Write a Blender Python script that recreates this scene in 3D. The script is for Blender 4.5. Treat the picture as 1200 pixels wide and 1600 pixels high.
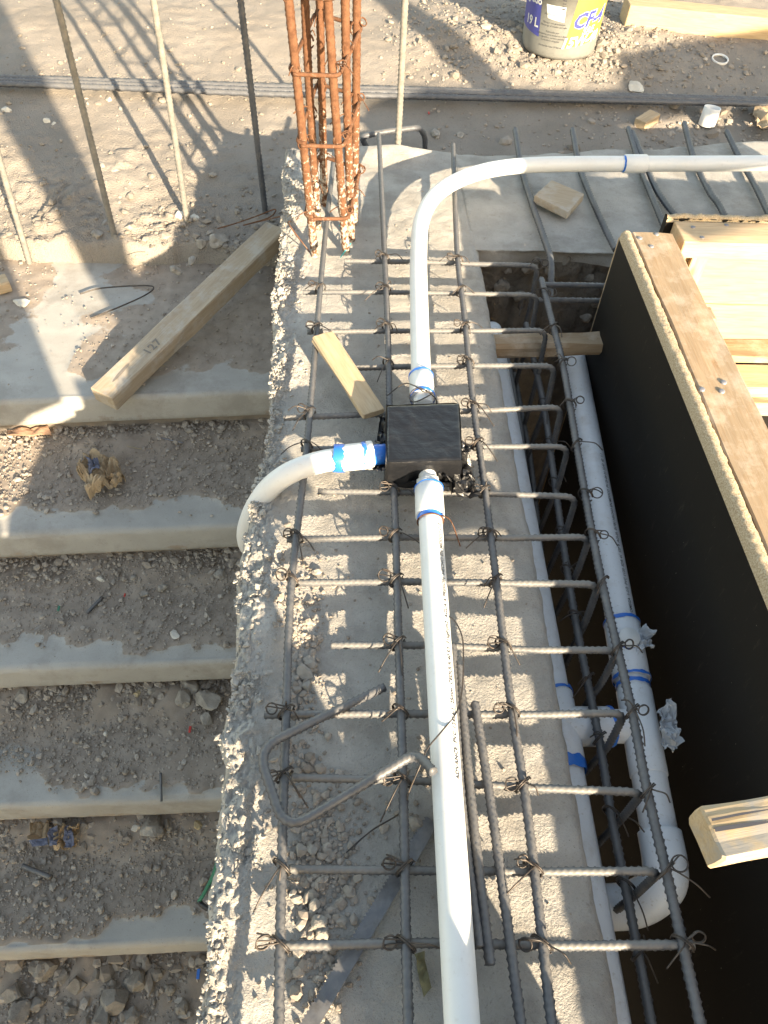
import bpy, bmesh, math, random
import numpy as np
from mathutils import Vector, Matrix
random.seed(7); RNG = np.random.default_rng(7)
R = math.radians
for o in list(bpy.data.objects): bpy.data.objects.remove(o)
C = bpy.context.scene.collection
SC = bpy.context.scene

# ------------------------------------------------------------------ camera
# World: X to the right, Y away along the wall, Z up; wall top is z = 0, camera 1 m above it.
FPX = 1200.0                       # focal length in pixels of the 1200 x 1600 photograph
def _n(v): v = np.array(v, float); return v/np.linalg.norm(v)
def _d(px, py): return np.array([(px-600)/FPX, (py-800)/FPX, 1.0])
_down = _n(_d(535, 1800)); _f = _d(560, -649); _fwd = _n(_f-_down*_f.dot(_down)); _up = -_down
_right = _n(np.cross(_fwd, _up)); _right = _right if _right[0] > 0 else -_right
CAM = np.array([0, 0, 1.0])
cam_d = bpy.data.cameras.new('camera'); cam = bpy.data.objects.new('camera', cam_d); C.objects.link(cam)
cam_d.sensor_fit = 'VERTICAL'; cam_d.sensor_height = 36; cam_d.lens = 36*FPX/1600
cam_d.clip_start = .01; cam_d.clip_end = 3000
ax = [(_right[i], _fwd[i], _up[i]) for i in range(3)]
M = Matrix(((ax[0][0], -ax[1][0], -ax[2][0], 0), (ax[0][1], -ax[1][1], -ax[2][1], 0), (ax[0][2], -ax[1][2], -ax[2][2], 1.0), (0, 0, 0, 1)))
cam.matrix_world = M
SC.camera = cam

# ------------------------------------------------------------------ sky, sun, exposure
SUN_AZ, SUN_EL = R(27), R(18)      # light travels towards (-sin az, cos az)
SUNDIR = np.array([math.sin(SUN_AZ)*math.cos(SUN_EL), -math.cos(SUN_AZ)*math.cos(SUN_EL), math.sin(SUN_EL)])
w = bpy.data.worlds.new('World'); SC.world = w; w.use_nodes = True
nt = w.node_tree; bg = nt.nodes['Background']
sky = nt.nodes.new('ShaderNodeTexSky'); sky.sky_type = 'NISHITA'; sky.sun_disc = False
sky.sun_elevation = SUN_EL; sky.sun_rotation = math.atan2(SUNDIR[0], SUNDIR[1]); sky.air_density = 1.0; sky.dust_density = .8; sky.ozone_density = .5
nt.links.new(sky.outputs[0], bg.inputs[0]); bg.inputs[1].default_value = .15
sun_d = bpy.data.lights.new('sun', 'SUN'); sun_d.energy = 4.5; sun_d.angle = R(.55); sun_d.color = (1, .955, .89)
sun = bpy.data.objects.new('sun', sun_d); C.objects.link(sun)
sun.rotation_euler = Vector(SUNDIR).to_track_quat('Z', 'Y').to_euler(); sun.location = (3, -5, 4)
vs = SC.view_settings; vs.view_transform = 'Standard'; vs.look = 'None'; vs.gamma = 1; vs.use_curve_mapping = False
vs.exposure = 1.98
vs.use_white_balance = True; vs.white_balance_temperature = 8900; vs.white_balance_tint = 10
SC.cycles.use_adaptive_sampling = True; SC.cycles.max_bounces = 6; SC.cycles.diffuse_bounces = 4

# ------------------------------------------------------------------ pixel <-> place helpers
def ray(px, py):
    v = _d(px, py); return np.array([v.dot(_right), v.dot(_fwd), v.dot(_up)])
def at(px, py, z=0.0):
    r = ray(px, py); return CAM+r*((z-1.0)/r[2])
def atY(px, py, Y):
    r = ray(px, py); return CAM+r*(Y/r[1])
def atX(px, py, X):
    r = ray(px, py); return CAM+r*(X/r[0])
def pts(lst, z=0.0): return [at(p[0], p[1], p[2] if len(p) > 2 else z) for p in lst]

# ------------------------------------------------------------------ noise (numpy)
def _hash(ix, iy, iz, seed):
    h = (ix.astype(np.int64)*374761393 + iy.astype(np.int64)*668265263 + iz.astype(np.int64)*2147483647 + seed*1274126177) & 0xffffffff
    h = ((h ^ (h >> 13))*1274126177) & 0xffffffff
    h = ((h ^ (h >> 16))*2246822519) & 0xffffffff
    return ((h ^ (h >> 15)) & 0xffffff)/float(0xffffff)
def vnoise(x, y, z=None, seed=0):
    x = np.asarray(x, float); y = np.asarray(y, float); z = np.zeros_like(x) if z is None else np.asarray(z, float)
    xi, yi, zi = np.floor(x), np.floor(y), np.floor(z); fx, fy, fz = x-xi, y-yi, z-zi
    s = lambda t: t*t*t*(t*(t*6-15)+10)
    fx, fy, fz = s(fx), s(fy), s(fz); out = 0
    for a in (0, 1):
        for b in (0, 1):
            for c in (0, 1):
                out = out + _hash(xi+a, yi+b, zi+c, seed)*(fx if a else 1-fx)*(fy if b else 1-fy)*(fz if c else 1-fz)
    return out*2-1
def fbm(x, y, z=None, scale=1.0, octv=4, seed=0, gain=.5):
    x = np.asarray(x)*scale; y = np.asarray(y)*scale; z = None if z is None else np.asarray(z)*scale
    a, out, tot = 1.0, 0, 0
    for i in range(octv):
        out = out+a*vnoise(x*2**i, y*2**i, None if z is None else z*2**i, seed+i*17); tot += a; a *= gain
    return out/tot
def worley(x, y, cell, seed=0):
    """1 at lump centres, 0 at the cracks between lumps (second minus first distance too)"""
    x = np.asarray(x)/cell; y = np.asarray(y)/cell; xi, yi = np.floor(x), np.floor(y)
    d1 = np.full(x.shape, 9.0); d2 = np.full(x.shape, 9.0); idv = np.zeros(x.shape)
    for a in (-1, 0, 1):
        for b in (-1, 0, 1):
            cx, cy = xi+a, yi+b; zz = np.zeros_like(cx)
            dx = cx+_hash(cx, cy, zz, seed)-x; dy = cy+_hash(cx, cy, zz, seed+5)-y
            d = np.sqrt(dx*dx+dy*dy); hv = _hash(cx, cy, zz, seed+9)
            near = d < d1
            d2 = np.where(near, d1, np.minimum(d2, d)); idv = np.where(near, hv, idv); d1 = np.where(near, d, d1)
    return d1, d2, idv
def sstep(a, b, x): t = np.clip((np.asarray(x, float)-a)/(b-a), 0, 1); return t*t*(3-2*t)

# ------------------------------------------------------------------ objects
def put(o, parent=None):
    C.objects.link(o)
    if parent is not None: o.parent = parent
    return o
def tag(o, label=None, cat=None, group=None, kind=None):
    for k, v in (('label', label), ('category', cat), ('group', group), ('kind', kind)):
        if v: o[k] = v
    return o
def thing(name, label, cat, loc=(0, 0, 0), group=None):
    o = bpy.data.objects.new(name, None); o.empty_display_size = .02; o.location = [float(v) for v in loc]
    C.objects.link(o); return tag(o, label, cat, group)
def worldloc(o):
    v = Vector((0, 0, 0))
    while o is not None: v += Vector(o.location); o = o.parent
    return np.array(v)
def mesh(name, V, F, mat, parent=None, smooth=True, origin=None, attrs=None):
    """V in world coordinates; a top-level mesh gets its origin at its base centre"""
    V = np.asarray(V, float)
    if parent is not None: base = worldloc(parent)
    elif origin is not None: base = np.array(origin, float)
    else: base = np.array([V[:, 0].mean(), V[:, 1].mean(), V[:, 2].min()])
    me = bpy.data.meshes.new(name)
    if isinstance(F, np.ndarray):
        n, k = F.shape
        me.vertices.add(len(V)); me.vertices.foreach_set('co', (V-base).ravel())
        me.loops.add(n*k); me.loops.foreach_set('vertex_index', F.ravel().astype(np.int32))
        me.polygons.add(n); me.polygons.foreach_set('loop_start', np.arange(0, n*k, k, dtype=np.int32))
        me.update(calc_edges=True); me.validate()
    else:
        me.from_pydata([tuple(v) for v in V-base], [], F); me.update()
    me.polygons.foreach_set('use_smooth', np.full(len(me.polygons), smooth))
    for an, av in (attrs or {}).items():
        a = me.attributes.new(an, 'FLOAT', 'POINT'); a.data.foreach_set('value', np.asarray(av, np.float32).ravel())
    me.materials.append(mat)
    o = bpy.data.objects.new(name, me)
    if parent is None: o.location = base
    return put(o, parent)
def grid_faces(nu, nv):
    i = np.arange(nu-1)[:, None]*nv+np.arange(nv-1)[None]
    return np.stack([i, i+nv, i+nv+1, i+1], -1).reshape(-1, 4)
def from_bm(name, bm, mat, parent=None, smooth=False, bevel=0, origin=None):
    if bevel: bmesh.ops.bevel(bm, geom=bm.edges[:], offset=bevel, segments=2, affect='EDGES', profile=.6)
    bmesh.ops.recalc_face_normals(bm, faces=bm.faces[:])
    V = np.array([v.co[:] for v in bm.verts]); bm.verts.index_update()
    F = [[v.index for v in f.verts] for f in bm.faces]; bm.free()
    return mesh(name, V, F, mat, parent, smooth, origin)
def hexa(bm, c):
    """eight corners: bottom four then top four, both in the same turning sense"""
    v = [bm.verts.new(tuple(p)) for p in c]
    for q in ((3, 2, 1, 0), (4, 5, 6, 7), (0, 1, 5, 4), (1, 2, 6, 5), (2, 3, 7, 6), (3, 0, 4, 7)): bm.faces.new([v[i] for i in q])
def boxc(x0, x1, y0, y1, z0, z1):
    return [(x0, y0, z0), (x1, y0, z0), (x1, y1, z0), (x0, y1, z0), (x0, y0, z1), (x1, y0, z1), (x1, y1, z1), (x0, y1, z1)]
def box(name, b, mat, parent=None, bevel=.002, rough=0.0, seed=0):
    bm = bmesh.new(); hexa(bm, boxc(*b)); return from_bm(name, bm, mat, parent, False, bevel)
def timber(name, A, B, width, thick, mat, parent=None, up=(0, 0, 1), bevel=.0025, wob=.0018, seed=0, side=None, n=14):
    """a sawn piece from A to B (centres of its TOP face ends); width across, thick downwards"""
    A, B = np.array(A, float), np.array(B, float); L = np.linalg.norm(B-A); d = (B-A)/L
    s = np.array(side, float) if side is not None else np.cross(d, np.array(up, float)); s = s-d*s.dot(d); s = s/np.linalg.norm(s)
    u = np.cross(s, d); u = u if u[2] > 0 or abs(u[2]) < 1e-6 else -u
    # rounded-rectangle section
    h, b = width/2, bevel
    sec = [(-h+b, 0), (-h/3, 0), (h/3, 0), (h-b, 0), (h, -b), (h, -thick/2), (h, -thick+b), (h-b, -thick), (0, -thick), (-h+b, -thick), (-h, -thick+b), (-h, -thick/2), (-h, -b)]
    ts = np.concatenate([[0, b*.7/L], np.linspace(.02, .98, n), [1-b*.7/L, 1]]); V = []
    rng = np.random.default_rng(seed+3)
    for i, t in enumerate(ts):
        e = 1-(b*1.2/max(width, .01) if i in (0, len(ts)-1) else 0)
        for j, (a, c) in enumerate(sec):
            wv = wob*vnoise([t*L*9+j*3.1], [j*1.7+seed], [seed])[0]
            V.append(A+d*L*t+s*(a*e+wv)+u*((c+thick/2)*e-thick/2+wob*.8*vnoise([t*L*7+j*2.3], [j*2.7+seed+9])[0]))
    m = len(sec); F = []
    for i in range(len(ts)-1):
        for j in range(m): F.append([i*m+j, i*m+(j+1) % m, (i+1)*m+(j+1) % m, (i+1)*m+j])
    F.append(list(range(m))[::-1]); F.append([(len(ts)-1)*m+j for j in range(m)])
    V = np.array(V)
    # grain runs along local X: build in a local frame
    o = mesh(name, V, F, mat, parent, False)
    me = o.data; base = worldloc(o); rot = Matrix((tuple(d), tuple(s), tuple(u))).transposed()
    if parent is None:
        inv = rot.inverted()
        for v in me.vertices: v.co = inv @ v.co
        o.rotation_euler = rot.to_euler()
    else:
        a = me.attributes.new('grain', 'FLOAT_VECTOR', 'POINT')
    g = me.attributes.get('grain') or me.attributes.new('grain', 'FLOAT_VECTOR', 'POINT')
    rel = V-A; g.data.foreach_set('vector', np.stack([rel@d+seed*3.3, rel@s, rel@u], -1).astype(np.float32).ravel())
    return o

def resample(P, step):
    P = np.array(P, float); seg = np.linalg.norm(np.diff(P, axis=0), axis=1); s = np.concatenate([[0], np.cumsum(seg)])
    n = max(2, int(round(s[-1]/step))+1); t = np.linspace(0, s[-1], n)
    return np.stack([np.interp(t, s, P[:, k]) for k in range(3)], -1), t
def smooth_path(P, rad=.02, step=.0025):
    """polyline -> Catmull-Rom curve"""
    P = np.array(P, float)
    if len(P) == 2: return resample(P, step)
    Q = np.vstack([2*P[0]-P[1], P, 2*P[-1]-P[-2]]); out = []
    for i in range(1, len(Q)-2):
        p0, p1, p2, p3 = Q[i-1:i+3]; t = np.linspace(0, 1, 24, endpoint=False)[:, None]
        out.append(.5*((2*p1)+(p2-p0)*t+(2*p0-5*p1+4*p2-p3)*t**2+(-p0+3*p1-3*p2+p3)*t**3))
    out = np.vstack(out+[P[-1:]]); return resample(out, step)
def fillet(P, rad, step=.0025, n=8):
    """polyline with rounded corners"""
    P = [np.array(p, float) for p in P]; out = [P[0]]
    for i in range(1, len(P)-1):
        a, b, c = P[i-1], P[i], P[i+1]; u, v = _n(a-b), _n(c-b); r = min(rad, .45*np.linalg.norm(a-b), .45*np.linalg.norm(c-b))
        p, q = b+u*r, b+v*r
        for t in np.linspace(0, 1, n): out.append((1-t)**2*p+2*t*(1-t)*b+t*t*q)
    out.append(P[-1]); return resample(np.array(out), step)
def frames(Q):
    T = np.gradient(Q, axis=0); T /= np.linalg.norm(T, axis=1)[:, None]+1e-12
    ref = np.array([0, 0, 1.0]) if abs(T[0][2]) < .9 else np.array([1.0, 0, 0])
    N = np.zeros_like(T); nn = ref-T[0]*ref.dot(T[0]); N[0] = nn/np.linalg.norm(nn)
    for i in range(1, len(T)):
        v = N[i-1]-T[i]*N[i-1].dot(T[i]); N[i] = v/(np.linalg.norm(v)+1e-12)
    return T, N, np.cross(T, N)
def sweep(Q, rad, seg, cap=True, twist=None):
    """rad: scalar, per-ring array or (rings, seg) array"""
    T, N, B = frames(Q); th = np.linspace(0, 2*np.pi, seg, endpoint=False)
    r = np.broadcast_to(np.asarray(rad, float).reshape(-1, 1) if np.ndim(rad) == 1 else rad, (len(Q), seg))
    V = Q[:, None]+r[..., None]*(np.cos(th)[None, :, None]*N[:, None]+np.sin(th)[None, :, None]*B[:, None])
    V = V.reshape(-1, 3); n = len(Q); i = np.arange(n-1)[:, None]*seg; j = np.arange(seg)[None]; k = (j+1) % seg
    F = np.stack([i+j, i+k, i+seg+k, i+seg+j], -1).reshape(-1, 4)
    if cap:
        V = np.vstack([V, Q[:1], Q[-1:]]); c0, c1 = len(V)-2, len(V)-1; j = np.arange(seg); k = (j+1) % seg
        # end fans as degenerate-free quads need triangles: use list
        F = F.tolist()+[[c0, int(b), int(a)] for a, b in zip(j, k)]+[[c1, int((n-1)*seg+a), int((n-1)*seg+b)] for a, b in zip(j, k)]
    return V, F
def tube(name, P, rad, mat, parent=None, seg=8, step=.004, curve=True, rounded=None):
    Q, _ = (fillet(P, rounded, step) if rounded else (smooth_path(P, step=step) if curve else resample(P, step)))
    V, F = sweep(Q, rad, seg); return mesh(name, V, F, mat, parent, True)
def rebar(name, P, rad, mat, parent=None, curve=True, rounded=None, pitch=.0088, step=.0021, amp=.26, seg=10, ph=0.0):
    Q, s = (fillet(P, rounded, step) if rounded else (smooth_path(P, step=step) if curve else resample(P, step)))
    th = np.linspace(0, 2*np.pi, seg, endpoint=False)
    f = np.sin(2*np.pi*(s[:, None]/pitch)+3*th[None]+ph); rib = np.clip(f*2.6-.9, 0, 1)
    lon = np.clip(np.cos(2*(th-np.pi/2))*6-5, 0, 1)[None]
    r = rad*(.93+amp*np.maximum(rib, lon*.8)); V, F = sweep(Q, r, seg); return mesh(name, V, F, mat, parent, True)
def wire(name, P, mat, parent=None, rad=.0013, step=.003, seg=5):
    Q, _ = smooth_path(P, step=step); V, F = sweep(Q, rad, seg); return mesh(name, V, F, mat, parent, True)
# ------------------------------------------------------------------ materials
class NB:
    """small node-tree writer"""
    def __init__(s, name):
        s.m = bpy.data.materials.new(name); s.m.use_nodes = True; s.t = s.m.node_tree; s.p = s.t.nodes['Principled BSDF']
        s.co = s.t.nodes.new('ShaderNodeTexCoord').outputs['Object']
    def l(s, a, b): s.t.links.new(a, b)
    def attr(s, name, out='Fac'):
        n = s.t.nodes.new('ShaderNodeAttribute'); n.attribute_name = name; return n.outputs[out]
    def mapv(s, v, scale): n = s.t.nodes.new('ShaderNodeMapping'); n.inputs['Scale'].default_value = scale; s.l(v, n.inputs[0]); return n.outputs[0]
    def noise(s, scale, detail=5, rough=.6, vec=None, dist=0):
        n = s.t.nodes.new('ShaderNodeTexNoise'); n.inputs['Scale'].default_value = scale; n.inputs['Detail'].default_value = detail
        n.inputs['Roughness'].default_value = rough; n.inputs['Distortion'].default_value = dist; s.l(vec or s.co, n.inputs['Vector']); return n.outputs[0]
    def voro(s, scale, feat='F1', vec=None, out=0):
        n = s.t.nodes.new('ShaderNodeTexVoronoi'); n.feature = feat; n.inputs['Scale'].default_value = scale; s.l(vec or s.co, n.inputs['Vector']); return n.outputs[out]
    def ramp(s, f, stops, interp='LINEAR'):
        n = s.t.nodes.new('ShaderNodeValToRGB'); n.color_ramp.interpolation = interp; e = n.color_ramp.elements
        while len(e) < len(stops): e.new(.5)
        for i, (p, c) in enumerate(stops):
            e[i].position = p; e[i].color = (c, c, c, 1) if isinstance(c, (int, float)) else (*c, 1)
        s.l(f, n.inputs[0]); return n.outputs[0]
    def mix(s, f, a, b, mode='MIX'):
        n = s.t.nodes.new('ShaderNodeMix'); n.data_type = 'RGBA'; n.blend_type = mode
        for sock, v in ((n.inputs[0], f), (n.inputs[6], a), (n.inputs[7], b)):
            if isinstance(v, (int, float)): sock.default_value = v
            elif isinstance(v, tuple): sock.default_value = (*v, 1)
            else: s.l(v, sock)
        return n.outputs[2]
    def math(s, op, a, b=0.0):
        n = s.t.nodes.new('ShaderNodeMath'); n.operation = op
        for i, v in enumerate((a, b)):
            if isinstance(v, (int, float)): n.inputs[i].default_value = v
            else: s.l(v, n.inputs[i])
        return n.outputs[0]
    def bump(s, h, strength=.5, dist=.003):
        n = s.t.nodes.new('ShaderNodeBump'); n.inputs['Strength'].default_value = strength; n.inputs['Distance'].default_value = dist
        s.l(h, n.inputs['Height'])
        if s.p.inputs['Normal'].links: s.l(s.p.inputs['Normal'].links[0].from_socket, n.inputs['Normal'])
        s.l(n.outputs[0], s.p.inputs['Normal'])
    def base(s, c):
        if isinstance(c, tuple): s.p.inputs['Base Color'].default_value = (*c, 1)
        else: s.l(c, s.p.inputs['Base Color'])
    def set(s, **k):
        for a, v in k.items():
            key = {'rough': 'Roughness', 'metal': 'Metallic', 'spec': 'Specular IOR Level', 'coat': 'Coat Weight', 'trans': 'Transmission Weight', 'alpha': 'Alpha', 'ior': 'IOR', 'sheen': 'Sheen Weight'}[a]
            if isinstance(v, (int, float)): s.p.inputs[key].default_value = v
            else: s.l(v, s.p.inputs[key])
        return s.m

MT = {}
def speckled(name, a, b, c, s1, s2, rough=.9, bump=.5, bd=.002, vor=None, mask=None, mcol=None, mcol2=None, stains=False):
    n = NB(name); col = n.mix(n.ramp(n.noise(s1, 6), [(.35, 0.), (.65, 1.)]), a, b)
    fine = n.noise(s2, 4, .7); col = n.mix(n.ramp(fine, [(.58, 0.), (.72, 1.)]), col, c)
    if stains:
        col = n.mix(n.math('MULTIPLY', n.ramp(n.noise(6.5, 7, .7), [(.50, 0.), (.62, 1.)]), .55), col, (.245, .222, .195)); col = n.mix(n.ramp(n.noise(34, 6, .75), [(.62, 0.), (.7, .5)]), col, (.21, .185, .16)); col = n.mix(n.ramp(n.voro(85), [(.045, .6), (.08, 0.)]), col, (.13, .115, .10))
    if mask:
        mk = n.attr(mask); d = n.mix(n.ramp(n.noise(s1*2.3, 5), [(.35, 0.), (.65, 1.)]), mcol, mcol2)
        d = n.mix(n.ramp(n.voro(260), [(.05, .55), (.35, 1.)]), n.mix(.5, d, (.10, .085, .07)), d)
        edge = n.ramp(n.math('ADD', mk, n.math('MULTIPLY', n.math('SUBTRACT', n.noise(55, 5), .5), .7)), [(.42, 0.), (.58, 1.)])
        col = n.mix(edge, col, d)
    n.base(col); n.bump(fine, bump, bd)
    if vor: n.bump(n.math('SUBTRACT', 1.0, n.voro(vor)), bump*.6, bd*1.5)
    MT[name] = n.set(rough=rough, spec=.2); return n
# wall concrete: pale beige-grey cement
n = speckled('wall_concrete', (.36, .335, .30), (.45, .42, .38), (.28, .258, .228), 16, 260, .92, 1., .0034, stains=True)
n = speckled('tread_concrete', (.335, .318, .29), (.395, .375, .343), (.28, .265, .24), 9, 300, .82, .3, .0010, stains=True, mask='dirt', mcol=(.255, .207, .167), mcol2=(.33, .275, .228))
n = speckled('soil', (.225, .195, .165), (.28, .245, .21), (.175, .15, .125), 5, 170, .95, .8, .003, vor=240)
n = speckled('trench_rubble', (.15, .128, .105), (.21, .18, .15), (.10, .085, .07), 18, 160, .95, .9, .004, vor=60)
n = speckled('mortar', (.42, .40, .365), (.47, .445, .405), (.34, .32, .29), 18, 260, .93, .7, .002, vor=280)
def stone_mat(name, a, b):
    n = NB(name); t = n.attr('tint'); c = n.mix(t, a, b); c = n.mix(n.ramp(n.noise(190, 4), [(.4, .0), (.75, .5)]), c, (.2, .175, .15)); n.base(c)
    n.bump(n.noise(320, 4), .5, .001); MT[name] = n.set(rough=.93, spec=.2)
stone_mat('gravel', (.235, .195, .16), (.42, .37, .32)); stone_mat('crumbs', (.33, .305, .27), (.42, .39, .35)); stone_mat('pale_gravel', (.21, .18, .15), (.31, .27, .23))
def plain_stone(name, a, b):
    n = NB(name); n.base(n.mix(n.ramp(n.noise(45, 6), [(.35, 0.), (.65, 1.)]), a, b)); n.bump(n.noise(120, 6), .6, .003); MT[name] = n.set(rough=.93, spec=.2)
plain_stone('stone_dark', (.19, .165, .14), (.29, .26, .225)); plain_stone('stone_grey', (.24, .21, .18), (.36, .33, .29)); plain_stone('stone_pale', (.50, .46, .40), (.60, .56, .49)); plain_stone('stone_ochre', (.38, .29, .17), (.46, .37, .24))
# metals
def steel(name, a, b, rust, amt, rough=.5, metal=.35, dust=0.0):
    n = NB(name); c = n.mix(n.ramp(n.noise(60, 5), [(.35, 0.), (.65, 1.)]), a, b)
    c = n.mix(n.math('MULTIPLY', n.ramp(n.noise(38, 6, .7), [(.5, 0.), (.68, 1.)]), amt), c, rust); n.base(c)
    if dust:
        gm = n.t.nodes.new('ShaderNodeNewGeometry'); sx = n.t.nodes.new('ShaderNodeSeparateXYZ'); n.l(gm.outputs['Normal'], sx.inputs[0]); up_ = n.ramp(n.math('ADD', sx.outputs[2], n.math('MULTIPLY', n.math('SUBTRACT', n.noise(45, 5), .5), .9)), [(.35, 0.), (.95, 1.)]); n.base(n.mix(n.math('MULTIPLY', up_, dust), c, (.21, .198, .18)))
    n.bump(n.noise(500, 3), .25, .0005); MT[name] = n.set(rough=rough, metal=metal, spec=.4)
steel('rebar_steel', (.062, .068, .080), (.095, .098, .108), (.20, .18, .155), .35, .5, .2, .45)
steel('rebar_cross', (.075, .08, .088), (.11, .112, .118), (.22, .2, .175), .4, .55, .15, .85)
steel('rebar_dusty', (.13, .125, .115), (.20, .185, .165), (.26, .23, .195), .8, .85, .05)
steel('tie_steel', (.045, .04, .038), (.09, .075, .065), (.16, .11, .08), .5, .45, .5)
steel('blade_steel', (.15, .15, .155), (.23, .22, .21), (.12, .105, .09), .7, .42, .6)
n = NB('rust'); c = n.mix(n.ramp(n.noise(70, 6, .7), [(.35, 0.), (.6, 1.)]), (.085, .037, .020), (.14, .066, .038))
c = n.mix(n.ramp(n.noise(130, 6, .75), [(.57, 0.), (.63, 1.)]), c, (.19, .145, .11)); n.base(c); n.bump(n.noise(400, 4), .5, .0008); MT['rust'] = n.set(rough=.9, spec=.2)
n = NB('rust_mortar'); z = n.attr('low'); c = n.mix(n.ramp(n.noise(70, 6, .7), [(.35, 0.), (.6, 1.)]), (.085, .037, .020), (.145, .068, .038))
c = n.mix(n.ramp(n.math('ADD', n.noise(95, 6, .75), n.math('MULTIPLY', z, .16)), [(.63, 0.), (.69, 1.)]), c, (.36, .32, .27)); n.base(c); n.bump(n.noise(300, 4), .6, .0012); MT['rust_mortar'] = n.set(rough=.9, spec=.2)
# plastics
def plastic(name, col, rough=.35, dirt=.25, spec=.5, dcol=(.45, .40, .34)):
    n = NB(name); c = n.mix(n.math('MULTIPLY', n.ramp(n.noise(22, 6, .7), [(.5, 0.), (.75, 1.)]), dirt), col, dcol); c = n.mix(n.math('MULTIPLY', n.ramp(n.noise(160, 3), [(.62, 0.), (.7, 1.)]), dirt), c, dcol)
    n.base(c); n.bump(n.noise(60, 3), .04, .001); MT[name] = n.set(rough=rough, spec=spec)
plastic('pvc', (.68, .675, .655), .4, .2); plastic('pvc_trench', (.70, .72, .74), .4, .45); plastic('blue_glue', (.008, .16, .58), .3, .12, dcol=(.3, .5, .8)); plastic('print_ink', (.05, .052, .058), .7, 0, .2)
plastic('green_wire', (.01, .17, .10), .4, .15); plastic('black_wire', (.02, .02, .022), .5, .15); plastic('teal_string', (.02, .38, .36), .7, .1); plastic('red_bit', (.5, .03, .02), .5, .1)
n = NB('black_film'); n.base(n.mix(n.ramp(n.noise(30, 5, .7), [(.5, 0.), (.8, .5)]), (.008, .0085, .010), (.036, .034, .033))); n.bump(n.noise(45, 4, .6, dist=.8), .35, .004)
n.bump(n.noise(14, 3, .5, vec=n.mapv(n.co, (1, 5, 1))), .25, .004); MT['black_film'] = n.set(rough=.33, spec=.5)
n = NB('clear_film'); n.base((.75, .8, .85)); n.bump(n.noise(60, 4, dist=1.), .5, .004); MT['clear_film'] = n.set(rough=.18, alpha=.38, spec=.6)
n = NB('black_plywood'); scr = n.ramp(n.noise(60, 5, .75, vec=n.mapv(n.co, (1, 1.0, .22))), [(.60, 0.), (.78, 1.)])
c = n.mix(n.math('MULTIPLY', scr, .5), (.009, .008, .0072), (.10, .08, .065)); sp = n.ramp(n.noise(150, 2), [(.74, 0.), (.77, .7)]); n.base(n.mix(sp, c, (.3, .28, .25)))
n.bump(n.noise(90, 4), .12, .001); MT['black_plywood'] = n.set(rough=.62, spec=.16)
# wood: grain along the attribute 'grain' x axis
def wood(name, a, b, dark, stain=None, samt=0.0, rough=.75, ringscale=9.0, knots=True):
    n = NB(name); g = n.attr('grain', 'Vector')
    big = n.noise(ringscale, 3, .5, vec=n.mapv(g, (1.2, 9, 9)), dist=1.2)
    fine = n.noise(120, 4, .7, vec=n.mapv(g, (.12, 2.4, 2.4)))
    c = n.mix(n.ramp(big, [(.3, 0.), (.7, 1.)]), a, b); c = n.mix(n.math('MULTIPLY', n.ramp(fine, [(.48, 0.), (.75, 1.)]), .55), c, dark)
    if knots:
        kn = n.ramp(n.voro(7, vec=n.mapv(g, (.9, 2.2, 2.2))), [(.05, 1.), (.115, 0.)]); c = n.mix(n.math('MULTIPLY', kn, .75), c, dark)
    if stain: c = n.mix(n.math('MULTIPLY', n.ramp(n.noise(16, 6, .7, vec=g), [(.48, 0.), (.62, 1.)]), samt), c, stain)
    n.base(c); n.bump(fine, .35, .0012); MT[name] = n.set(rough=rough, spec=.25)
wood('pine', (.44, .31, .19), (.52, .385, .25), (.28, .17, .09)); wood('pine_fresh', (.37, .265, .155), (.45, .335, .21), (.30, .185, .09))
wood('pine_brown', (.27, .192, .122), (.34, .247, .162), (.26, .145, .07), (.55, .48, .40), .35); wood('pine_grey', (.34, .265, .19), (.41, .33, .245), (.22, .16, .11), (.42, .40, .37), .5)
wood('pine_old', (.36, .26, .155), (.45, .35, .235), (.20, .14, .085), (.29, .265, .235), .95); wood('end_grain', (.33, .29, .25), (.40, .355, .31), (.2, .17, .14), knots=False)
n = NB('ply_edge'); v = n.noise(420, 5, .75); n.base(n.mix(n.ramp(v, [(.35, 0.), (.65, 1.)]), (.30, .20, .11), (.62, .52, .38))); n.bump(v, 1., .003); MT['ply_edge'] = n.set(rough=.95)
def flat(name, c, rough=.7, bumpy=0.0):
    n = NB(name); n.base(n.mix(n.ramp(n.noise(40, 5), [(.35, 0.), (.65, 1.)]), tuple(x*.88 for x in c), c))
    if bumpy: n.bump(n.noise(60, 4), bumpy, .004)
    MT[name] = n.set(rough=rough); return n
flat('cardboard', (.40, .29, .185), .9, .4); flat('paper_print', (.13, .14, .19), .85, .3); flat('leaf', (.16, .14, .07), .7, .3); flat('nail', (.17, .17, .19), .4); flat('pencil', (.19, .165, .14), .8)
flat('straw', (.42, .34, .22), .8); flat('brown_chip', (.34, .20, .13), .8, .3)
flat('pail_blue', (.045, .055, .25), .45); flat('pail_grey', (.18, .18, .165), .5); flat('pail_yellow', (.32, .245, .055), .5); flat('label_white', (.55, .55, .53), .6); flat('label_ink', (.05, .05, .06), .6); flat('print_blue', (.04, .05, .24), .5)
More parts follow.
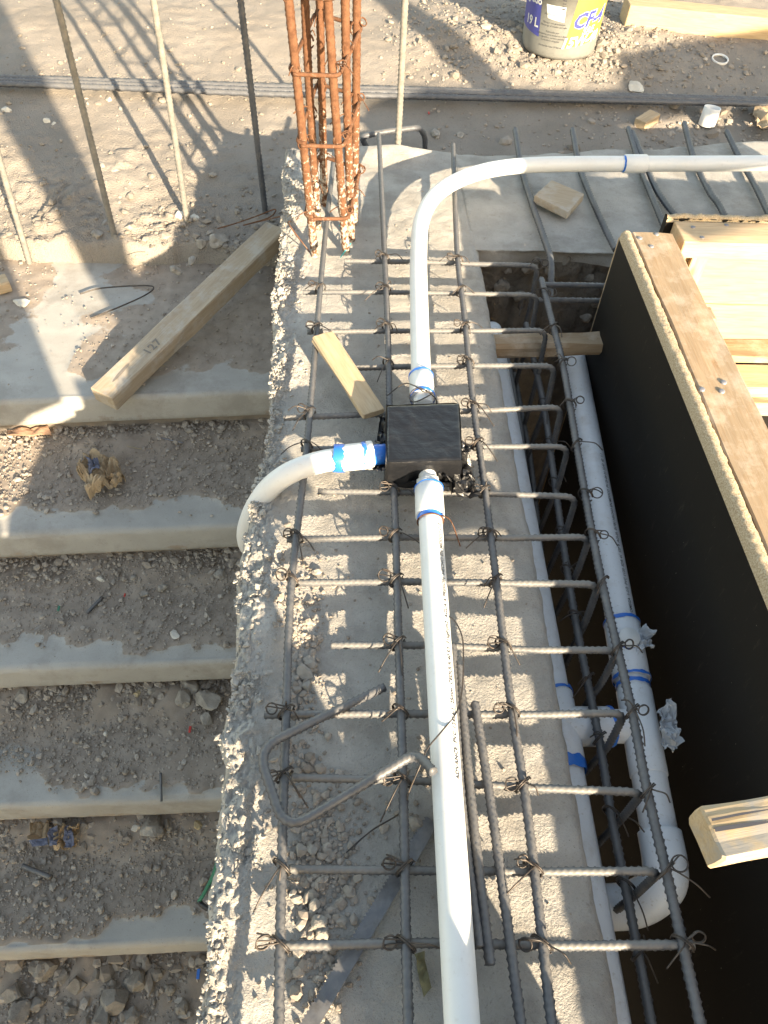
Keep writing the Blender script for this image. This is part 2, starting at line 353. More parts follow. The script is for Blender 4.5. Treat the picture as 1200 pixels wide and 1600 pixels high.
# ------------------------------------------------------------------ ground
def gbase(x, y): return np.interp(y, [1.68, 2.1, 2.4, 3.24, 6, 60], [-.32, -.27, -.2, -.08, -.02, 0.])
def ledge(x): return np.where(np.asarray(x) < -.15, 2.015-.03*(np.asarray(x)+.15)*.4, 2.08)
def ground_z(x, y, fine=True):
    x, y = np.asarray(x, float), np.asarray(y, float)
    z = gbase(x, y)
    near = np.exp(-((x-.2)/3.5)**4)*np.exp(-((y-3)/3.)**4)
    left = sstep(-.05, -.3, x)
    z = z+near*(.016*fbm(x, y, None, 2.2, 4, 3))
    # clods and cracked crust on the slope left of the column, rubble by the pail
    clod = sstep(2.75, 2.2, y)*left; pile = np.exp(-(((x-.75)/.5)**2+((y-3.25)/.38)**2))
    if fine:
        d1, d2, idv = worley(x+.02*fbm(x, y, None, 18, 2, 8), y*1.4, .055, 11)
        z = z+clod*sstep(-.1, .35, fbm(x, y, None, 7, 3, 71))*(.013*sstep(0., .22, d2-d1)*(.2+idv)-.004)+clod*.010*np.abs(fbm(x+.3*fbm(x, y, None, 3, 2, 73), y*2.6, None, 9, 4, 72))
        d1, d2, idv = worley(x, y, .028, 21); z = z+(clod*.006+pile*.012)*sstep(0., .4, d2-d1)*idv
        z = z+near*.004*fbm(x, y, None, 28, 3, 5)+pile*.028*fbm(x, y, None, 9, 3, 6)
    z = z+pile*.035+clod*.015*fbm(x, y, None, 6, 3, 31)
    k = sstep(0, .05, y-ledge(x)-.018*fbm(x, np.zeros_like(x), None, 14, 3, 44))
    return -1.6+(z+1.6)*k
def G(px, py, lift=0.0):
    z = -.2
    for _ in range(40):
        P = at(px, py, z); z = .5*z+.5*(float(gbase(P[0], P[1]))+float(np.exp(-(((P[0]-.75)/.5)**2+((P[1]-3.25)/.38)**2))*.035)+lift)
    return at(px, py, z)
def axis(lo, hi, step, far):
    core = np.arange(lo, hi, step); out = [step*1.6**i for i in range(1, 60)]; e = np.cumsum(out); e = e[e < far]
    return np.concatenate([lo-e[::-1], core, core[-1]+e])
gx = axis(-2.3, 2.6, .0105, 1500); gy = axis(1.85, 4.3, .0105, 1500)
X, Y = np.meshgrid(gx, gy, indexing='ij'); Z = ground_z(X, Y)
g = mesh('ground', np.stack([X, Y, Z], -1).reshape(-1, 3), grid_faces(len(gx), len(gy))[:, ::1], MT['soil'], None, True, (0, 0, 0)); tag(g, kind='structure')

# ------------------------------------------------------------------ stairs
STEPS = [  # photo points on the crease between tread and nose: left, right; then level
    ((0, 622), (415, 606), -.33), ((0, 831), (385, 815), -.47), ((0, 1040), (371, 1026), -.61), ((0, 1252), (335, 1240), -.75), ((0, 1478), (330, 1462), -.89), ((0, 1715), (320, 1695), -1.03)]
stair = thing('concrete_stair', 'dusty concrete stair with rounded step noses going down beside the wall', 'stairs', (-.9, .9, -1.2))
def nose_line(i):
    a, b, z = STEPS[i]; A, B = at(*a, z), at(*b, z); m = (B[1]-A[1])/(B[0]-A[0]); return lambda x: A[1]+m*(x-A[0]), z
step_info = []
for i in range(6):
    fn, z = nose_line(i); back = (nose_line(i-1)[0] if i else (lambda x: 2.06+0*x))
    xs = np.arange(-1.75, -.10, .0065); r = .014
    prof = []                                     # (u, dz): u runs 0..1 over the tread, then distance out from the crease
    nt_ = 62
    V = []; D = []
    yn, yb = fn(xs), back(xs)+.03
    for k in range(nt_):
        t = k/(nt_-1); y = yb+(yn-yb)*t
        dist = y-yn                                # metres back from the crease
        w1 = fbm(xs, y, None, 5, 4, 60+i); w2 = fbm(xs, y, None, 24, 3, 70+i)
        lim = [.075, .058, .035, .045, .04, .03][i]
        d = sstep(lim-.012, lim+.014, dist+.07*w1+.03*w2)
        if i == 0: d = np.clip(d*sstep(-.15, .25, w1+.25)+.0*d, 0, 1)*.9
        if i == 3: d = d*(1-.9*sstep(-.62, -.78, xs)*sstep(.16, .10, dist))
        pileup = sstep(.13, .0, yb-.03-y)*(.018+.014*fbm(xs, y, None, 12, 3, 80+i)) if i else 0*xs
        zz = z+.0025*fbm(xs, y, None, 3, 2, 90+i)+d*(.004+.003*fbm(xs, y, None, 40, 3, 91+i))+np.maximum(pileup, 0)
        V.append(np.stack([xs, y, zz], -1)); D.append(np.maximum(d, sstep(0, .01, pileup)))
    for a in np.linspace(.12, 1, 8):              # rounded nose
        th = a*math.pi/2; V.append(np.stack([xs, yn-r*math.sin(th)+.0012*fbm(xs, 0*xs+a, None, 30, 2, 95), z-r*(1-math.cos(th))+0*xs], -1)); D.append(.32*sstep(-.1, .5, fbm(xs, 0*xs+a*.2, None, 7, 4, 97+i)))
    for dz in (.03, .05, .068, .080):
        V.append(np.stack([xs, yn-r+.0015*fbm(xs, 0*xs+dz, None, 30, 3, 95), z-dz+.002*fbm(xs, 0*xs, None, 11, 3, 99)*(dz > .08)], -1)); D.append(.30*sstep(-.2, .6, fbm(xs, 0*xs+dz, None, 7, 4, 98+i))+.35*(dz > .06))
    V.append(np.stack([xs, yn-r+.006, z-.088+0*xs], -1)); D.append(.9+0*xs)
    for dz in (.1, .13, .19, .4): V.append(np.stack([xs, yn-r+.022+.005*fbm(xs, 0*xs+dz*3, None, 22, 3, 93+i), z-dz+0*xs], -1)); D.append(.8+0*xs)
    V = np.array(V); n_, m_ = V.shape[:2]; F = grid_faces(n_, m_)[:, ::-1]
    mesh('step', V.reshape(-1, 3), F, MT['tread_concrete'], stair, True, attrs={'dirt': np.array(D).ravel()})
    step_info.append((fn, back, z))
def tread_z(x, y):
    for fn, back, z in step_info:
        if y > fn(x)-.02: return z
    return -1.03

# ------------------------------------------------------------------ the concrete wall with its crumbling left edge
EDGE_PX = [(440, 290), (447, 340), (437, 400), (428, 470), (425, 600), (420, 690), (405, 760), (388, 830), (378, 900), (370, 960), (372, 1040), (360, 1110), (345, 1165), (352, 1210), (345, 1270), (338, 1340), (332, 1420), (330, 1500), (312, 1590)]
_e = np.array([at(*p, -.02)[:2] for p in EDGE_PX]); _o = np.argsort(_e[:, 1]); EDGE_Y, EDGE_X = _e[_o, 1], _e[_o, 0]
def edge_x(y): return np.interp(y, EDGE_Y, EDGE_X)+.006*fbm(y, 0*np.asarray(y), None, 26, 4, 12)
WR = .300
def rough_amt(x, y): return sstep(.07, .012, np.asarray(x)-edge_x(y)+.03*fbm(x, y, None, 9, 3, 14))
def wall_top(x, y):
    x = np.asarray(x, float); y = np.asarray(y, float)
    rg = rough_amt(x, y)
    z = .004*fbm(x, y, None, 5, 3, 1)+.0022*fbm(x, y, None, 40, 4, 2)
    d1, d2, idv = worley(x+.006*fbm(x, y, None, 60, 2, 4), y+.006*fbm(x, y, None, 60, 2, 5), .019, 31)
    e1, e2, ide = worley(x, y, .009, 37)
    lump = sstep(0, .35, d2-d1)*(.2+.8*idv)+.45*sstep(0, .4, e2-e1)*ide
    z = z+rg*(.006*lump-.003+.013*fbm(x, y, None, 13, 5, 6, .6)+.0065*fbm(x, y, None, 55, 4, 7, .65)+.004*np.abs(fbm(x, y, None, 120, 2, 8)))
    # deep crack lines running along the rough strip
    cr = np.abs(x-(edge_x(y)+.035+.022*fbm(y, 0*y, None, 9, 5, 15, .6))); z = z-.016*sstep(.0045, .001, cr)*sstep(.05, .35, fbm(y, 0*y+3, None, 7, 3, 16))*(y < 1.35)
    # the smoother slumps of mortar
    for (px, py, rx, ry, hh) in ((410, 1000, .05, .10, .028), (415, 860, .045, .06, .016), (450, 560, .035, .08, .008), (470, 330, .06, .16, .03), (395, 1180, .05, .05, .010), (370, 1400, .04, .12, .012)):
        p = at(px, py); z = z+hh*np.exp(-((x-p[0])/rx)**2-((y-p[1])/ry)**2)
    return z
wall = thing('concrete_wall', 'broad concrete wall top with crumbling rough left edge, under the rebar mat', 'wall', (.07, 1.0, -1.2))
ys = np.arange(-.45, 2.13, .0037); nx = 150
_t = np.linspace(0, 1, nx); tt = 1-(1-_t)**1.75*.75-(1-_t)*.25
ex = edge_x(ys)
rows = []
for k in range(-9, nx+26):
    if k < 0:                                        # right face, bottom to top
        zz = [-1.3, -.7, -.4, -.25, -.15, -.09, -.05, -.025, -.010][k+9]; jx = .006*fbm(ys, 0*ys+zz*4, None, 20, 4, 18)*(abs(zz) > .02)
        rows.append(np.stack([WR+.004+jx+.004*fbm(ys, 0*ys, None, 18, 4, 19), ys, 0*ys+zz], -1))
    elif k < nx:                                     # top, right to left
        er = WR-.004+.005*fbm(ys, 0*ys, None, 18, 4, 19)
        x = er+(ex-er)*tt[k]; z = wall_top(x, ys); z = z-.012*sstep(.985, 1, tt[k])-.003*sstep(.02, 0, tt[k]); rows.append(np.stack([x, ys, z], -1))
    else:                                            # left face, top to bottom
        a = (k-nx+1)/26; dz = .012+1.25*a**2.2; z = -dz
        d1, d2, idv = worley(ys, 0*ys+dz*1.0, .021, 51); bulge = .007*sstep(0, .4, d2-d1)*idv+.022*fbm(ys, 0*ys+dz, None, 9, 5, 52, .62)+.005*fbm(ys, 0*ys+dz, None, 70, 3, 53)
        rows.append(np.stack([ex+.008-.55*bulge-.008*sstep(0, .3, dz), ys, 0*ys+z], -1))
V = np.array(rows); F = grid_faces(*V.shape[:2])
# far end closes downward
wb = mesh('wall_body', V.reshape(-1, 3), F[:, ::-1], MT['wall_concrete'], wall, True)
bm = bmesh.new(); hexa(bm, boxc(-.12, WR-.006, 2.0, 2.122, -1.2, -.02)); from_bm('wall_end', bm, MT['wall_concrete'], wall)
# the return of the wall running to the right
rx = np.arange(.295, 2.3, .008)
def back_y(x): return np.interp(x, [0, .3, .5, .8, 1.23, 2.5], [2.14, 2.12, 2.15, 2.2, 2.285, 2.45])+.02*fbm(x, 0*x, None, 8, 4, 61)
def front_y(x): return 1.652+.013*(x-.3)+.006*fbm(x, 0*x, None, 9, 4, 62)
rxx = np.arange(-.02, 2.3, .008)
by, fy = back_y(rxx), front_y(rxx); fy = np.where(rxx < .29, 2.0, fy)
rows = [np.stack([rxx, by+.02, 0*rxx-1.0], -1), np.stack([rxx, by+.012, 0*rxx-.15], -1), np.stack([rxx, by+.006, 0*rxx-.03], -1)]
for t in np.linspace(0, 1, 70):
    y = by+(fy-by)*t; z = .002+.004*fbm(rxx, y, None, 5, 3, 63)+.0016*fbm(rxx, y, None, 40, 3, 64)+.022*np.exp(-((rxx-.12)/.11)**2-((y-2.12)/.05)**2)-.012*sstep(.03, 0, t)+.004*(1-2*sstep(0, 1, t))
    rows.append(np.stack([rxx, y, z], -1))
for dz in (.006, .02, .04, .07, .1, .15, .22, .35, .6, 1.2):
    d1, d2, idv = worley(rxx, 0*rxx+dz, .05, 66); rows.append(np.stack([rxx, fy+.012+.02*sstep(.03, .08, dz)+.02*fbm(rxx, 0*rxx+dz, None, 11, 4, 67)-.02*idv*sstep(0, .3, d2-d1)*(dz > .06), 0*rxx-dz], -1))
V = np.array(rows[:-7]); mesh('return_wall', V.reshape(-1, 3), grid_faces(*V.shape[:2])[:, ::-1], MT['wall_concrete'], wall, True)
V = np.array(rows[-8:]); mesh('rubble_face', V.reshape(-1, 3), grid_faces(*V.shape[:2])[:, ::-1], MT['trench_rubble'], wall, True)

# ------------------------------------------------------------------ loose stones, gravel and crumbs
def ico(level):
    bm = bmesh.new(); bmesh.ops.create_icosphere(bm, subdivisions=level, radius=1.0); v = np.array([q.co[:] for q in bm.verts]); bm.verts.index_update()
    f = np.array([[q.index for q in p.verts] for p in bm.faces]); bm.free(); return v, f
ICO1, ICO2, ICO3 = ico(1), ico(2), ico(3)
def scatter(name, P, S, mat, label, cat, parent=None, flatz=.7, ic=ICO1, seed=0, jag=.2, smooth=False):
    rng = np.random.default_rng(seed); P = np.asarray(P, float); n = len(P); v0, f0 = ic; m = len(v0)
    S = np.asarray(S, float)[:, None, None]
    V = v0[None]*(1+jag*rng.normal(size=(n, m, 1)).clip(-1.6, 1.6))*rng.uniform(.65, 1.25, (n, 1, 3))
    q = rng.normal(size=(n, 4)); q /= np.linalg.norm(q, axis=1)[:, None]; a, b, c, d = q.T
    Rm = np.stack([np.stack([1-2*(c*c+d*d), 2*(b*c-a*d), 2*(b*d+a*c)], -1), np.stack([2*(b*c+a*d), 1-2*(b*b+d*d), 2*(c*d-a*b)], -1), np.stack([2*(b*d-a*c), 2*(c*d+a*b), 1-2*(b*b+c*c)], -1)], 1)
    V = np.einsum('nij,nmj->nmi', Rm, V); V[..., 2] *= flatz; V = V*S+P[:, None]
    F = (f0[None]+np.arange(n)[:, None, None]*m).reshape(-1, 3)
    tint = np.repeat(rng.beta(1.6, 2.2, n), m)
    o = mesh(name, V.reshape(-1, 3), F, mat, parent, smooth, (0, 0, 0) if parent is None else None, attrs={'tint': tint})
    tag(o, label, cat, kind='stuff'); return o
def powsize(rng, n, lo, hi, p=2.2): u = rng.random(n); return lo*(1-u*(1-(lo/hi)**p))**(-1/p)
rng = np.random.default_rng(21)
# stair gravel, one covering for each tread
tn = ['top', 'second', 'third', 'fourth', 'fifth', 'lowest']
for i, (fn, back, z) in enumerate(step_info):
    n = [2600, 8500, 9000, 10000, 10500, 9000][i]
    x = rng.uniform(-1.25, -.13, n); u = rng.random(n)**[1.0, 1.0, 1.1, 1.15, 1.1, 1.][i]; yb = back(x); yn = fn(x)
    lim = [.075, .058, .035, .045, .04, .03][i]
    y = yb+.01+(yn+.0-yb)*u; dist = y-yn; w1 = fbm(x, y, None, 5, 4, 60+i); w2 = fbm(x, y, None, 24, 3, 70+i)
    d = sstep(lim-.012, lim+.014, dist+.07*w1+.03*w2)
    if i == 0: d = d*sstep(-.15, .25, w1+.25)
    ok = rng.random(n) < d*.95+.03; x, y = x[ok], y[ok]
    s = powsize(rng, len(x), .0012, [.006, .009, .0085, .010, .011, .018][i], 2.2)*(1+.5*sstep(.1, .0, back(x)-y))
    p = sstep(.13, 0, back(x)-y)*.018*(i > 0)
    scatter('gravel', np.stack([x, y, z+.005+p+s*.25], -1), s, MT['gravel'], f'loose grey-brown gravel strewn over the {tn[i]} stair tread', 'gravel', seed=100+i)
# far ground gravel: sparse everywhere, dense behind the return wall and by the pail
def ground_scatter(n, x0, x1, y0, y1, lo, hi, mat, label, seed, dens=None):
    r = np.random.default_rng(seed); x = r.uniform(x0, x1, n); y = r.uniform(y0, y1, n)
    if dens is not None: k = r.random(n) < dens(x, y); x, y = x[k], y[k]
    s = powsize(r, len(x), lo, hi, 2.3); return scatter('gravel', np.stack([x, y, ground_z(x, y)+s*.2], -1), s, mat, label, 'gravel', seed=seed)
ground_scatter(5200, .25, 2.2, 2.25, 3.35, .003, .022, MT['gravel'], 'grey gravel behind the return wall along the lying bars', 201, lambda x, y: .25+.75*sstep(.55, 1.0, x)*sstep(3.2, 2.7, y))
ground_scatter(6500, .1, 1.6, 2.95, 3.7, .003, .022, MT['pale_gravel'], 'pale sunlit rubble heaped around the oil pail', 202, lambda x, y: np.exp(-(((x-.72)/.5)**2+((y-3.25)/.3)**2)))
ground_scatter(3200, -1.9, -.1, 2.0, 3.1, .003, .016, MT['pale_gravel'], 'pale pebbles on the dirt slope left of the column', 203, lambda x, y: .25+.75*sstep(2.5, 2.05, y))
ground_scatter(500, -1.9, .6, 2.9, 4.2, .003, .012, MT['pale_gravel'], 'sparse pebbles on the far sandy ground', 204)
ground_scatter(900, -1.5, -.15, 1.99, 2.28, .006, .026, MT['pale_gravel'], 'dirt clods along the crumbling edge above the top tread', 205, lambda x, y: sstep(2.28, 2.02, y)*(.25+.75*sstep(-.8, -.45, x)))
# crumbs of mortar along the rough strip of the wall and gravel on its top
r = np.random.default_rng(33); n = 20000; y = r.uniform(-.05, 2.05, n); x = edge_x(y)+r.random(n)**1.3*.10
k = r.random(n) < rough_amt(x, y)*(.12+.88*sstep(-.1, .3, fbm(x, y, None, 12, 3, 36))); x, y = x[k], y[k]; s = powsize(r, len(x), .0012, .0060, 2.2)
scatter('mortar_crumbs', np.stack([x, y, wall_top(x, y)+s*.3], -1), s, MT['crumbs'], None, None, wall, seed=34, ic=ICO1, jag=.36, smooth=False)
for k_ in range(15):                                  # rubble stones showing in the trench end of the return wall
    px, py = random.uniform(765, 945), random.uniform(408, 505); p = atY(px, py, 1.668); s_ = random.uniform(.012, .024)
    v0, f0 = ICO2; V = v0*(1+.35*fbm(v0[:, 0]+k_*3.1, v0[:, 1], v0[:, 2], 1.3, 3, k_))[:, None]*np.array([1.2, .6, .9])*s_+p; Vc = V-p
    for q_ in range(8): d_ = _n(RNG.normal(size=3)); h_ = s_*random.uniform(.4, .7); Vc = Vc-np.outer(np.maximum(Vc@d_-h_, 0), d_)
    mesh('stone', Vc+p+(0, .006, 0), f0, MT['stone_dark'], wall, False)
def heap(px, py, rx, ry, n, lo, hi, seed, mat='gravel'):
    c = at(px, py); q = np.random.default_rng(seed); a = q.normal(size=(n, 2))*np.array([rx, ry])+c[:2]; a = a[(a[:, 0] < .28)&(a[:, 0] > -.15)]; s = powsize(q, len(a), lo, hi, 1.8)
    return np.stack([a[:, 0], a[:, 1], wall_top(a[:, 0], a[:, 1])+s*.35], -1), s
H_ = [heap(*h) for h in ((505, 1390, .020, .055, 420, .002, .008, 1), (505, 1300, .03, .03, 220, .002, .008, 2), (475, 1050, .012, .07, 200, .002, .009, 3), (490, 1500, .02, .05, 130, .002, .008, 4), (470, 930, .03, .05, 160, .002, .008, 5), (640, 1290, .03, .05, 40, .002, .007, 6), (660, 700, .1, .5, 260, .0015, .004, 7), (470, 1180, .015, .06, 80, .003, .009, 8))]
scatter('wall_gravel', np.vstack([h[0] for h in H_]), np.concatenate([h[1] for h in H_]), MT['gravel'], 'loose gravel lying on the wall beside the left long bar', 'gravel', seed=35)
# ------------------------------------------------------------------ rebar mat on the wall
ZT, ZL, RB = .034, .0462, .0053
mat_ = thing('rebar_mat', 'grid of dark ribbed reinforcing bars tied with wire along the wall top', 'rebar mat', (.1, .8, 0))
TR = [  # left end, right bend, of every cross bar, far to near
    ((538, 408), (838, 415)), ((473, 457), (835, 461)), ((480, 519), (848, 516)), ((540, 575), (860, 572)), ((443, 653), (872, 636)), ((470, 702), (885, 698)), ((497, 768), (893, 776)),
    ((448, 843), (918, 839)), ((462, 911), (932, 913)), ((517, 1008), (962, 1016)), ((413, 1117), (972, 1114)), ((455, 1215), (1000, 1238)), ((452, 1358), (1026, 1361)), ((440, 1478), (1084, 1476)), ((432, 1640), (1110, 1640))]
LONG = [[(523, 235), (505, 400), (480, 690), (456, 905), (447, 1120), (440, 1360), (436, 1590), (434, 1800)], [(592, 210), (600, 380), (606, 520), (609, 640), (617, 800), (623, 1010), (630, 1230), (634, 1450), (638, 1600), (643, 1800)],
        [(708, 226), (714, 390), (724, 480), (733, 570), (743, 660), (757, 760), (776, 912), (797, 1090), (820, 1240), (836, 1370), (862, 1600), (885, 1800)]]
OUT = [(846, 436), (862, 500), (880, 572), (900, 690), (925, 832), (945, 930), (985, 1100), (1010, 1230), (1045, 1380), (1092, 1590), (1130, 1760)]
def dusty(i): return MT['rebar_steel']
longs = [pts(L, ZL) for L in LONG]; outer = pts(OUT, ZT+.004)
trans = []
for i, (a, b) in enumerate(TR):
    A, B = at(*a, ZT), at(*b, ZT); xo = np.interp(B[1], [p[1] for p in outer[::-1]], [p[0] for p in outer[::-1]])
    m1 = A+(B-A)*.35+np.array([0, .003*random.uniform(-1, 1), .001]); m2 = A+(B-A)*.7+np.array([0, .003*random.uniform(-1, 1), 0])
    if i == 13: P = [A, m1, m2, B]
    else:
        xe = max(B[0], xo-.018); E_ = np.array([xe+.004, B[1], ZT])
        P = [A, m1, m2, E_, E_+np.array([.004, .004*random.uniform(-1, 1), -.1]), E_+np.array([-.02*random.random(), .01*random.uniform(-1, 1), -.42])]
    rebar('cross_bar', P, RB*random.uniform(.93, 1.06), MT['rebar_cross'], mat_, rounded=.024, ph=i*1.3)
    trans.append((A, B))
for L in longs: rebar('long_bar', L, .0057, MT['rebar_steel'], mat_, pitch=.0092)
rebar('long_bar', outer, .0062, MT['rebar_steel'], mat_)
for dx, dz in ((-.012, -.12), (-.014, -.27), (-.03, -.42), (-.055, -.17), (-.07, -.33)):
    rebar('long_bar', [p+np.array([dx, 0, dz]) for p in outer], .0062, MT['rebar_steel'], mat_, step=.0035)
for zz in (-.035, -.075):    # bars that turn into the trench behind the corner
    rebar('long_bar', [at(846, 436, ZT)+np.array([0, 0, zz+.02]), at(846, 436, ZT)+np.array([.09, .002, zz+.02]), at(846, 436, ZT)+np.array([.30, .0, zz+.02])], .0062, MT['rebar_steel'], mat_, step=.0035)
def tie(P, seed, parent, ring=True, mat='tie_steel', side=-1, k=1.0, d=(0, 1, 0)):
    r = random.Random(seed); P = np.array(P); V, F = [], []
    def add(path, rad=.00105):
        Q, _ = smooth_path(path, step=.0022*k); v, f = sweep(Q, rad*k, 5); o = len(V) and sum(len(q) for q in V)
        V.append(v); F.extend([[i+o for i in q] for q in f])
    dg = _n(np.array([1, .8*r.choice((-1, 1)), 0])); up = np.array([0, 0, 1.0]); pr = np.cross(up, dg)
    for q in range(2):                     # the wrap round the crossing, two strands
        n = 13; ph = r.uniform(0, .5); off = pr*(.0022*(q-.5))
        add([P+off+dg*.0125*math.cos(t)*1.05+up*(.0135*math.sin(t)+.0005) for t in np.linspace(ph, ph+5.7, n)])
    c = P+np.array([side*r.uniform(.013, .019), r.uniform(-.004, .006), r.uniform(.004, .012)])
    if ring:                               # the eye left by the twisting hook
        a = r.uniform(.0065, .0095); nrm = _n(np.array([r.uniform(-.5, .5), -.5, r.uniform(.4, 1)])); e1 = _n(np.cross(nrm, [0, 0, 1])); e2 = np.cross(nrm, e1)
        add([P+up*.009]+[c+e1*a*math.cos(t)+e2*a*math.sin(t)+nrm*.0012*t/6 for t in np.linspace(0, 11.5, 26)]+[P+up*.011+np.array([.003, .002, 0])])
    for q in range(r.choice((1, 2, 2))):   # cut tails
        l = r.uniform(.018, .05); a = r.uniform(0, 6.28); e = np.array([math.cos(a), math.sin(a)*.9-.5, 0]); dn = r.uniform(-.35, .5)
        add([P+up*.010, P+up*.014+e*l*.25, P+e*l*.65+up*(.012+dn*.02), P+e*l+up*max(-.02, .012+dn*.5*l-.01)])
    return mesh('tie_wire', np.vstack(V), F, MT[mat], parent, True)
def cross_at(L, y): L = np.array(L)[::-1]; return np.array([np.interp(y, L[:, 1], L[:, 0]), y, ZT+.008])
sd = 0
for i, (A, B) in enumerate(trans[:14]):
    for j, L in enumerate(longs+[outer]):
        sd += 1; x = cross_at(L, A[1])[0]; t = (x-A[0])/(B[0]-A[0]); y = A[1]+(B[1]-A[1])*t; p = cross_at(L, y)
        if t < -.02 or (i == 4 and j in (1,)) or (i == 5 and j in (1,)) or (i == 3 and j == 0): continue
        if j == 3: tie(p+np.array([0, 0, -.004]), sd, mat_, r := (sd % 3 != 0), side=1)
        else: tie(p, sd, mat_, sd % 7 != 0, side=-1)
        if j == 3: tie(p+np.array([-.012, .012, -.12]), sd+500, mat_, False)

# ------------------------------------------------------------------ loose bars on the mat
for i, (L, lab) in enumerate((
    ([(707, 1008), (721, 1250), (749, 1480)], 'short loose ribbed bar lying right against the near white conduit'),
    ([(717, 1040), (736, 1250), (766, 1508)], 'loose ribbed bar, second from the conduit, ending near the last cross bar'),
    ([(742, 1098), (766, 1250), (790, 1420), (814, 1600), (830, 1700)], 'loose ribbed bar beside the right long bar, running out of the bottom'))):
    tag(rebar('loose_rebar', pts(L, ZT+.0125), .0058, MT['rebar_steel'], pitch=.0088), lab, 'rebar', 'loose bars beside the near conduit')
hook = [at(600, 1074, .030), at(505, 1120, .052), at(412, 1165, .070), at(402, 1195, .073), at(438, 1275, .073), at(462, 1290, .072), at(560, 1238, .072), at(648, 1184, .098), at(676, 1206, .088)]
hk = [hook[0], hook[1], at(402, 1170, .071), at(446, 1300, .072), at(650, 1176, .085), at(677, 1206, .105)]
tag(rebar('bent_stirrup', hk, .0058, MT['rebar_steel'], rounded=.032, pitch=.0085), 'loose bent stirrup bar with hooked end lying across the left long bar', 'rebar')

# ------------------------------------------------------------------ bars lying across the return wall
RET = [([(804, 209), (815, 262), (832, 320), (850, 372), (861, 410), (866, 440)], 'bent bar lying left of the small weathered wood square'), ([(893, 209), (905, 258), (922, 304), (945, 356), (962, 390)], 'bent bar lying right of the small weathered wood square'),
       ([(980, 207), (1001, 262), (1020, 310), (1037, 352), (1046, 375)], 'left bar of the crossing pair under the conduit coupling'), ([(986, 213), (1015, 272), (1033, 308), (1060, 342), (1075, 352)], 'right bar of the crossing pair, ending at the form corner'),
       ([(1067, 199), (1085, 250), (1109, 300), (1122, 318), (1134, 340)], 'kinked bar lying across the wall behind the form rail'), ([(1133, 212), (1155, 246), (1180, 290), (1204, 340)], 'rightmost bar lying across the return wall')]
for L, lab in RET:
    P = pts(L, .016); P[0][2] += .012
    if L[-1][1] > 400: P[-1][2] = -.03
    tag(rebar('dowel_bar', P, .0075, MT['rebar_steel'], step=.0035, pitch=.01), lab, 'rebar', 'bars lying across the return wall')

# ------------------------------------------------------------------ rusty column cage
col = thing('rebar_column', 'tall rusty column cage of six upright bars with tied hoops', 'rebar column', at(520, 375, 0))
CB = [((492, 402), (451, 0)), ((497, 364), (479, 0)), ((507, 328), (500, 0)), ((541, 396), (514, 0)), ((549, 376), (542, 0)), ((553, 374), (556, 0))]
CBY = [None, None, None, None, None, at(551, 335)[1]]
cpath = []
for k, (b, t) in enumerate(CB):
    B = at(*b, 0.0) if k != 5 else atY(553, 374, at(551, 350)[1]); 
    if k == 5: B[2] = 0
    T = atY(*t, B[1]); dirv = (T-B)/(T[2]-B[2]); top = B+dirv*1.25; bot = B-dirv*.03
    Q, s = resample([bot, B+dirv*.35+np.array([random.uniform(-.004, .004), 0, 0]), top], .0045); th = np.linspace(0, 2*np.pi, 10, endpoint=False)
    rib = np.clip(np.sin(2*np.pi*s[:, None]/.011+3*th[None])*1.6-.2, 0, 1); low = np.clip(1.35-s/.25, -.6, 1.0)
    V, F = sweep(Q, .0088*(.95+.12*rib)+.0012*np.clip(low, 0, 1)[:, None]*np.abs(vnoise(s[:, None]*90+0*th[None], th[None]*2+0*s[:, None], None, k)), 10)
    lw = np.concatenate([np.repeat(low, 10), [1, 0]]); mesh('upright_bar', V, F, MT['rust_mortar'], col, True, attrs={'low': lw}); cpath.append((B, dirv))
def cp(k, h): B, d = cpath[k]; return B+d*h
hoops = [atY(487, 338, cpath[0][0][1])[2], atY(474, 224, cpath[0][0][1])[2], atY(458, 112, cpath[0][0][1])[2], atY(446, -10, cpath[0][0][1])[2], .62, .8, 1.0]
for q, hz in enumerate(hoops):
    o = np.array([.0, .0, 0]); c0, c3, c5, c2 = cp(0, hz)+(-.012, -.011, 0), cp(3, hz-.008)+(.010, -.011, 0), cp(5, hz+.03)+(.013, .011, 0), cp(2, hz+.03)+(-.011, .012, 0)
    tube('hoop', [c0+(.02, 0, 0), c0+(.001, 0, 0), c3, c5, c2, c0+(0, .004, .006), c0+(.018, -.003, .006)], .0042, MT['rust'], col, 7, .006, rounded=.012)
    for k in (0, 3, 5, 2, 4, 1): tie(cp(k, hz+(.0 if k in (0, 3) else .018 if k in (1, 4) else .03)), 900+q*7+k, col, k in (3, 5), 'rust', side=1, k=1.15)
wire('tie_wire', [cp(0, .02)+(-.01, -.01, .0), cp(0, .08)+(-.05, .0, .0), at(455, 345, .01)], MT['rust'], col, .0016)
tag(wire('rusty_wire', [at(340, 357, -.19), at(365, 350, -.17), at(400, 338, -.15), at(430, 327, -.13), at(420, 340, -.14), at(380, 352, -.17), at(410, 345, -.15), at(445, 338, -.05), at(460, 350, .015)], MT['rust'], None, .0018), 'tangle of thin rusty wire at the far end of the long timber', 'wire')
tag(wire('teal_string', [at(530, 352, .02), at(538, 360, .03), at(533, 375, .015), at(545, 372, .02), at(540, 388, .012), at(548, 380, .02), at(532, 402, .008)], MT['teal_string'], None, .0014), 'scrap of teal string at the foot of the rusty column', 'string')

